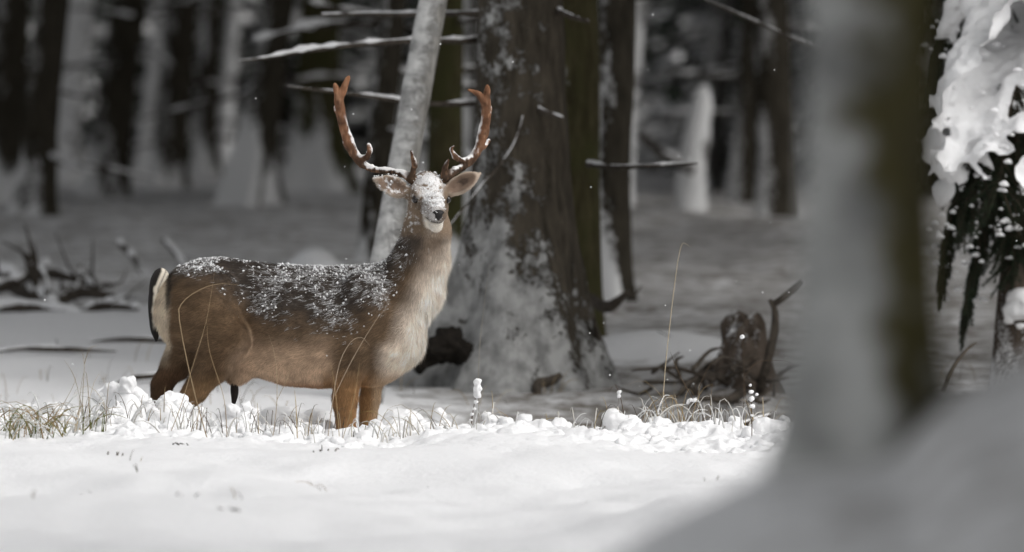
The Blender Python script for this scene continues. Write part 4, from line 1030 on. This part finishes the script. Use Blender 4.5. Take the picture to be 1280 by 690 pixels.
for px, D, n, h, sp_ in ((475, 30.5, 14, .13, .06), (495, 30.5, 18, .14, .05), (540, 30.7, 16, .12, .07), (580, 30.8, 18, .11, .08), (640, 31.3, 16, .10, .10), (700, 31.2, 14, .10, .10), (770, 31.2, 20, .13, .10), (830, 31.3, 34, .16, .09), (855, 31.5, 28, .17, .08), (890, 31.4, 20, .14, .09), (930, 31.2, 18, .14, .07), (965, 31.2, 12, .14, .06)):
    tuft(px, D, n // 3, h, sp_, (BRN, TAN, PALE, (.33, .25, .10)), .0013, .5); tuft(px, D, n // 2, h * .7, sp_ * 1.3, ((.75, .75, .74), (.6, .58, .54)), .0028, .6)
for _ in range(16):   # tips sticking out of the snow anywhere in the clearing
    D = rs_.uniform(25, 33); px = rs_.uniform(0, 1000)
    tuft(px, D, rs_.integers(1, 4), .045, .02, (BRN, TAN, (.06, .05, .035)), .0016, .5)
for px, D in ((296, 25.5), (742, 26.8), (470, 23.2), (545, 22.9), (575, 23.0), (120, 27.0), (230, 26.0), (405, 29.2), (225, 29.6), (150, 29.0)):
    tuft(px, D, 5, .022, .02, (BRN, (.05, .04, .03)), .003, .8)
for _ in range(70):    # thin grass under the trees
    D = rs_.uniform(33.5, 38); px = rs_.uniform(-20, 1260)
    tuft(px, D, rs_.integers(2, 6), .10, .06, (BRN, TAN, PALE), .0013, .5)
link("dry_grass", gr.mesh("dry_grass"), M['grass'], kind="stuff", label="dry grass blades poking through the snow around the deer", category="grass")

def lumpy(cs, h, amp=.006, fr=40):
    lo = np.min([np.asarray(c_) - r_ for c_, r_ in cs], 0) - .03; hi = np.max([np.asarray(c_) + r_ for c_, r_ in cs], 0) + .03
    s = SDF(lo, hi, h)
    for c_, r_ in cs: s.ell(c_, (r_, r_, r_ * .85), k=r_ * .6 + .002)
    V, Q = s.mesh(); return V + s.normals(V) * (amp * fbm(V * fr, 2, 6))[:, None], Q
def stalk(pts, w, col, label, snow=(), extra=(), name="grass_stalk", cat="grass"):
    P = np.array([at(*p) for p in pts]); P[0][2] = min(P[0][2], gz(P[0][0], P[0][1]) - .01); org = P[0].copy()
    t = empty(name, org, label, cat)
    mb = MB(); strand(mb, P - org, w, np.array(col) * .8, col, 16); link("stem", mb.mesh("stem"), M['grass'], t)
    for e in extra:
        mb = MB(); strand(mb, np.array([at(*p) for p in e]) - org, w * .8, np.array(col) * .8, col, 12); link("blade", mb.mesh("blade"), M['grass'], t)
    if snow:
        for grp in snow:
            V, Q = lumpy([(at(*p[:3]), p[3]) for p in grp], .0032, .003, 90); link("snow_cap", mesh_np("snow_cap", V - org, Q), M['snow_soft'], t)
    return t
stalk([(588, 545, 31.0), (590, 522, 31.0), (594, 498, 31.0), (597, 474, 31.0)], .0022, BRN, "upright weed capped with a fat finger of snow right of the deer's forelegs", [[(597, 477, 31, .015), (597, 486, 31, .017), (597, 494, 31, .015), (595, 503, 31, .009), (593, 511, 31, .008), (590, 518, 31, .008), (589, 525, 31, .006)]], name="snow_capped_weed", cat="weed")
stalk([(940, 560, 30.9), (940, 520, 30.9), (939, 495, 30.9), (938, 478, 30.9)], .002, BRN, "thin weed with snow along its tip standing on the snow hummock near the foreground tree", [[(938, 482, 30.9, .007), (939, 490, 30.9, .009), (940, 499, 30.9, .011), (940, 508, 30.9, .010), (940, 520, 30.9, .006)], [(946, 493, 30.9, .006)]], [[(940, 530, 30.9), (934, 505, 30.9), (930, 480, 30.9)]], name="snow_capped_weed", cat="weed")
stalk([(826, 560, 31.8), (830, 480, 31.9), (838, 400, 32), (846, 335, 32), (852, 306, 32), (858, 305, 32), (863, 309, 32)], .0017, PALE, "single tall pale grass stem rising in front of the far white stump", name="grass_stalk")
stalk([(600, 540, 32.6), (598, 470, 32.6), (603, 400, 32.6), (612, 330, 32.6)], .0011, (.3, .27, .22), "faint tall grass stem right of the deer's chest")
stalk([(905, 560, 31.8), (862, 492, 31.8), (845, 458, 31.8), (838, 440, 31.8)], .0018, BRN, "leaning dark weed stem with a tuft of snow in the middle, before the uprooted stump", [[(862, 501, 31.8, .009), (868, 500, 31.8, .010), (860, 504, 31.8, .007)], [(889, 520, 31.8, .008)], [(898, 540, 31.8, .010)]], [[(868, 505, 31.8), (880, 470, 31.8), (898, 440, 31.8)]], name="dry_weed", cat="weed")
stalk([(770, 545, 31.2), (772, 515, 31.2), (774, 488, 31.2)], .0014, BRN, "short weed tipped with a dot of snow left of the leaning dark weed", [[(774, 490, 31.2, .009), (774, 495, 31.2, .007)]], name="dry_weed", cat="weed")
stalk([(928, 560, 32.0), (930, 500, 32.0), (930, 450, 32.0), (928, 421, 32.0)], .0012, BRN, "thin upright weed with a snow speck at its tip before the uprooted stump", [[(928, 421, 32, .010)]], [[(930, 470, 32), (950, 452, 32), (985, 452, 32), (994, 462, 32)]], name="dry_weed", cat="weed")
stalk([(104, 560, 30.6), (103, 500, 30.6), (105, 455, 30.6), (100, 432, 30.6)], .0014, TAN, "tall dry stem with a drooping seed head left of the deer's hind legs", [], [[(105, 455, 30.6), (112, 436, 30.6), (122, 432, 30.6)], [(103, 510, 30.6), (92, 470, 30.6), (80, 450, 30.6)]])
stalk([(120, 560, 30.5), (113, 530, 30.5), (112, 500, 30.5)], .003, GRN, "broad green blade standing in the snow at left", [], [[(122, 560, 30.5), (130, 530, 30.5), (128, 510, 30.5)]])
stalk([(60, 560, 30.7), (72, 520, 30.7), (90, 485, 30.7), (96, 468, 30.7)], .0012, TAN, "thin stem leaning right above the green tuft at left")
# pale strands crossing in front of the deer
stalk([(262, 560, 30.3), (240, 480, 30.3), (224, 400, 30.35), (228, 378, 30.4), (250, 362, 30.4), (272, 355, 30.4), (298, 356, 30.4)], .0020, (.34, .25, .15), "pale broad grass blade bent over in front of the deer's haunch")
stalk([(205, 560, 30.4), (225, 510, 30.4), (240, 460, 30.4), (258, 400, 30.4), (268, 340, 30.4)], .0013, (.40, .29, .17), "fine tan stem rising in front of the deer's thigh")
stalk([(408, 560, 30.4), (416, 500, 30.4), (424, 455, 30.4), (438, 428, 30.4), (452, 422, 30.4), (462, 432, 30.4)], .0015, (.46, .36, .26), "arched grass blade curling over in front of the deer's shoulder", [], [[(418, 495, 30.4), (440, 450, 30.4), (470, 400, 30.4), (485, 385, 30.4)]])
stalk([(372, 560, 30.4), (370, 510, 30.4), (368, 488, 30.4)], .002, (.45, .33, .16), "short yellow blade below the deer's belly")
stalk([(425, 560, 30.4), (422, 520, 30.4), (418, 480, 30.4), (412, 450, 30.4)], .0013, (.42, .30, .16), "fine yellow stem in front of the deer's near foreleg", [], [[(428, 550, 30.4), (442, 500, 30.4), (450, 450, 30.4)]])
stalk([(340, 555, 30.5), (346, 500, 30.5), (344, 450, 30.5), (336, 418, 30.5)], .0012, (.40, .30, .19), "fine tan stem rising in front of the deer's flank", [], [[(346, 500, 30.5), (360, 470, 30.5), (366, 440, 30.5)]])
stalk([(284, 560, 30.4), (280, 500, 30.4), (262, 440, 30.4), (258, 400, 30.4)], .0012, (.40, .28, .16), "fine stem bending left across the deer's thigh")
for (px, py, D, r_, lb) in ((508, 422, 31.1, .0, ""),): pass

# crusted snow caught on the grass along the crest
cl = MB(); rs_ = np.random.default_rng(8)
ICO = None
P0 = OCT.copy(); mids = np.array([(P0[a_] + P0[b_]) for a_, b_ in ((0, 2), (2, 1), (1, 3), (3, 0), (0, 4), (2, 4), (1, 4), (3, 4), (0, 5), (2, 5), (1, 5), (3, 5))]); mids /= np.linalg.norm(mids, axis=1)[:, None]
W0 = np.vstack([P0, mids]); e_ = {(0, 2): 6, (1, 2): 7, (1, 3): 8, (0, 3): 9, (0, 4): 10, (2, 4): 11, (1, 4): 12, (3, 4): 13, (0, 5): 14, (2, 5): 15, (1, 5): 16, (3, 5): 17}
T0_ = []
for a_, b_, c_ in OF:
    ab, bc, ca = (e_[tuple(sorted((p, q)))] for p, q in ((a_, b_), (b_, c_), (c_, a_))); T0_ += [[a_, ab, ca], [ab, b_, bc], [ca, bc, c_], [ab, bc, ca]]
crust = SDF((-2.0, -1.25, -.12), (1.12, .32, .24), .0062)
def clump(x, y, z, r_): crust.ell((x, y, z), r_ * np.array([rs_.uniform(.9, 1.7), rs_.uniform(.9, 1.6), rs_.uniform(.6, .95)]), k=.017, m=.028)
for _ in range(170):
    px = rs_.uniform(-10, 1010); D = 30.2 + rs_.random() ** 1.2 * 1.1; x = (px - 640) * D / F_PX; y = D - D0; r_ = rs_.gamma(3, .0050) + .006
    clump(x, y, gz(x, y) - r_ * .3, r_)
for _ in range(300):   # snow packed up the stems of tufts
    px = rs_.choice([rs_.uniform(-10, 110), rs_.uniform(100, 300), rs_.uniform(260, 410), rs_.uniform(130, 230), rs_.uniform(465, 660), rs_.uniform(660, 1000)]); D = 30.7 + rs_.random() * .8
    x = (px - 640) * D / F_PX; y = D - D0; z0 = gz(x, y); H = rs_.uniform(.005, .045) * (1.0 if px < 420 else .6); lx, ly = rs_.normal(size=2) * .25
    r_ = rs_.uniform(.010, .022); zz = -.004
    while zz < H:
        clump(x + lx * zz + rs_.normal() * .002, y + ly * zz + rs_.normal() * .002, z0 + zz, r_); zz += r_ * .9; r_ = max(.0045, r_ * rs_.uniform(.75, 1.0))
V, Q = crust.mesh(); V = V + crust.normals(V) * (.010 * fbm(V * 34, 3, 12) + .003 * fbm(V * 110, 2, 13))[:, None]
link("snow_clumps", mesh_np("snow_clumps", V, Q), M['snow'], kind="stuff", label="small clumps of snow caught in the grass along the crest")
def snow_mound(label, cs, seed):
    C = [at(*c_[:3]) for c_ in cs]; org = C[0].copy(); org[2] = gz(org[0], org[1])
    s = SDF(np.min(C, 0) - .14, np.max(C, 0) + .14, .0075)
    for p, c_ in zip(C, cs):
        r_ = c_[3]; s.ell(p, (r_, r_ * 1.1, r_), k=r_ * .7); s.cone(p, [p[0], p[1], org[2] - .04], r_ * .9, r_ * 1.25, r_ * .6)
    V, Q = s.mesh(); V = V + s.normals(V) * (.006 * fbm(V * 24 + seed, 3, seed) + .010 * fbm(V * 9, 2, seed))[:, None]
    link("snow_mound", mesh_np("snow_mound", V, Q), M['snow'], label=label, category="snow mound", group="snow mounds along the crest")
snow_mound("two-humped mound of snow with grass blades, left of the uprooted stump", [(764, 521, 31.15, .030), (770, 527, 31.1, .034), (790, 531, 31.1, .034), (804, 541, 31.1, .026)], 1)
snow_mound("large rounded snow mound touching the blurred foreground tree", [(955, 541, 31.0, .052), (972, 546, 31.0, .050), (938, 550, 31.0, .035)], 2)
snow_mound("rounded snow mound right beside the deer's forelegs", [(498, 529, 31.1, .050), (512, 533, 31.1, .048), (484, 533, 31.1, .035), (528, 542, 31.1, .03)], 3)
snow_mound("small knob of snow on the crest before the massive spruce", [(700, 532, 31.1, .022), (688, 543, 31.1, .034), (668, 546, 31.1, .034), (714, 545, 31.1, .028)], 4)
snow_mound("low lumpy snow mound right of the snow-fingered weed", [(632, 546, 31.1, .030), (646, 541, 31.1, .022), (618, 549, 31.1, .026)], 5)
snow_mound("snow heap packed against the deer's hind feet", [(168, 503, 31.2, .045), (180, 520, 31.0, .055), (150, 515, 31.1, .045), (205, 530, 30.9, .045)], 6)
# a few flakes in the air
fl = MB()
for _ in range(45):
    D = rs_.uniform(29, 33.5); c_ = at(rs_.uniform(0, 1280), rs_.uniform(0, 540), D); fl.add(c_ + OCT * rs_.uniform(.0016, .0042), T=OF)
link("falling_snow", fl.mesh("falling_snow"), M['snow'], kind="stuff", label="sparse snowflakes drifting in the air", category="snowflakes")
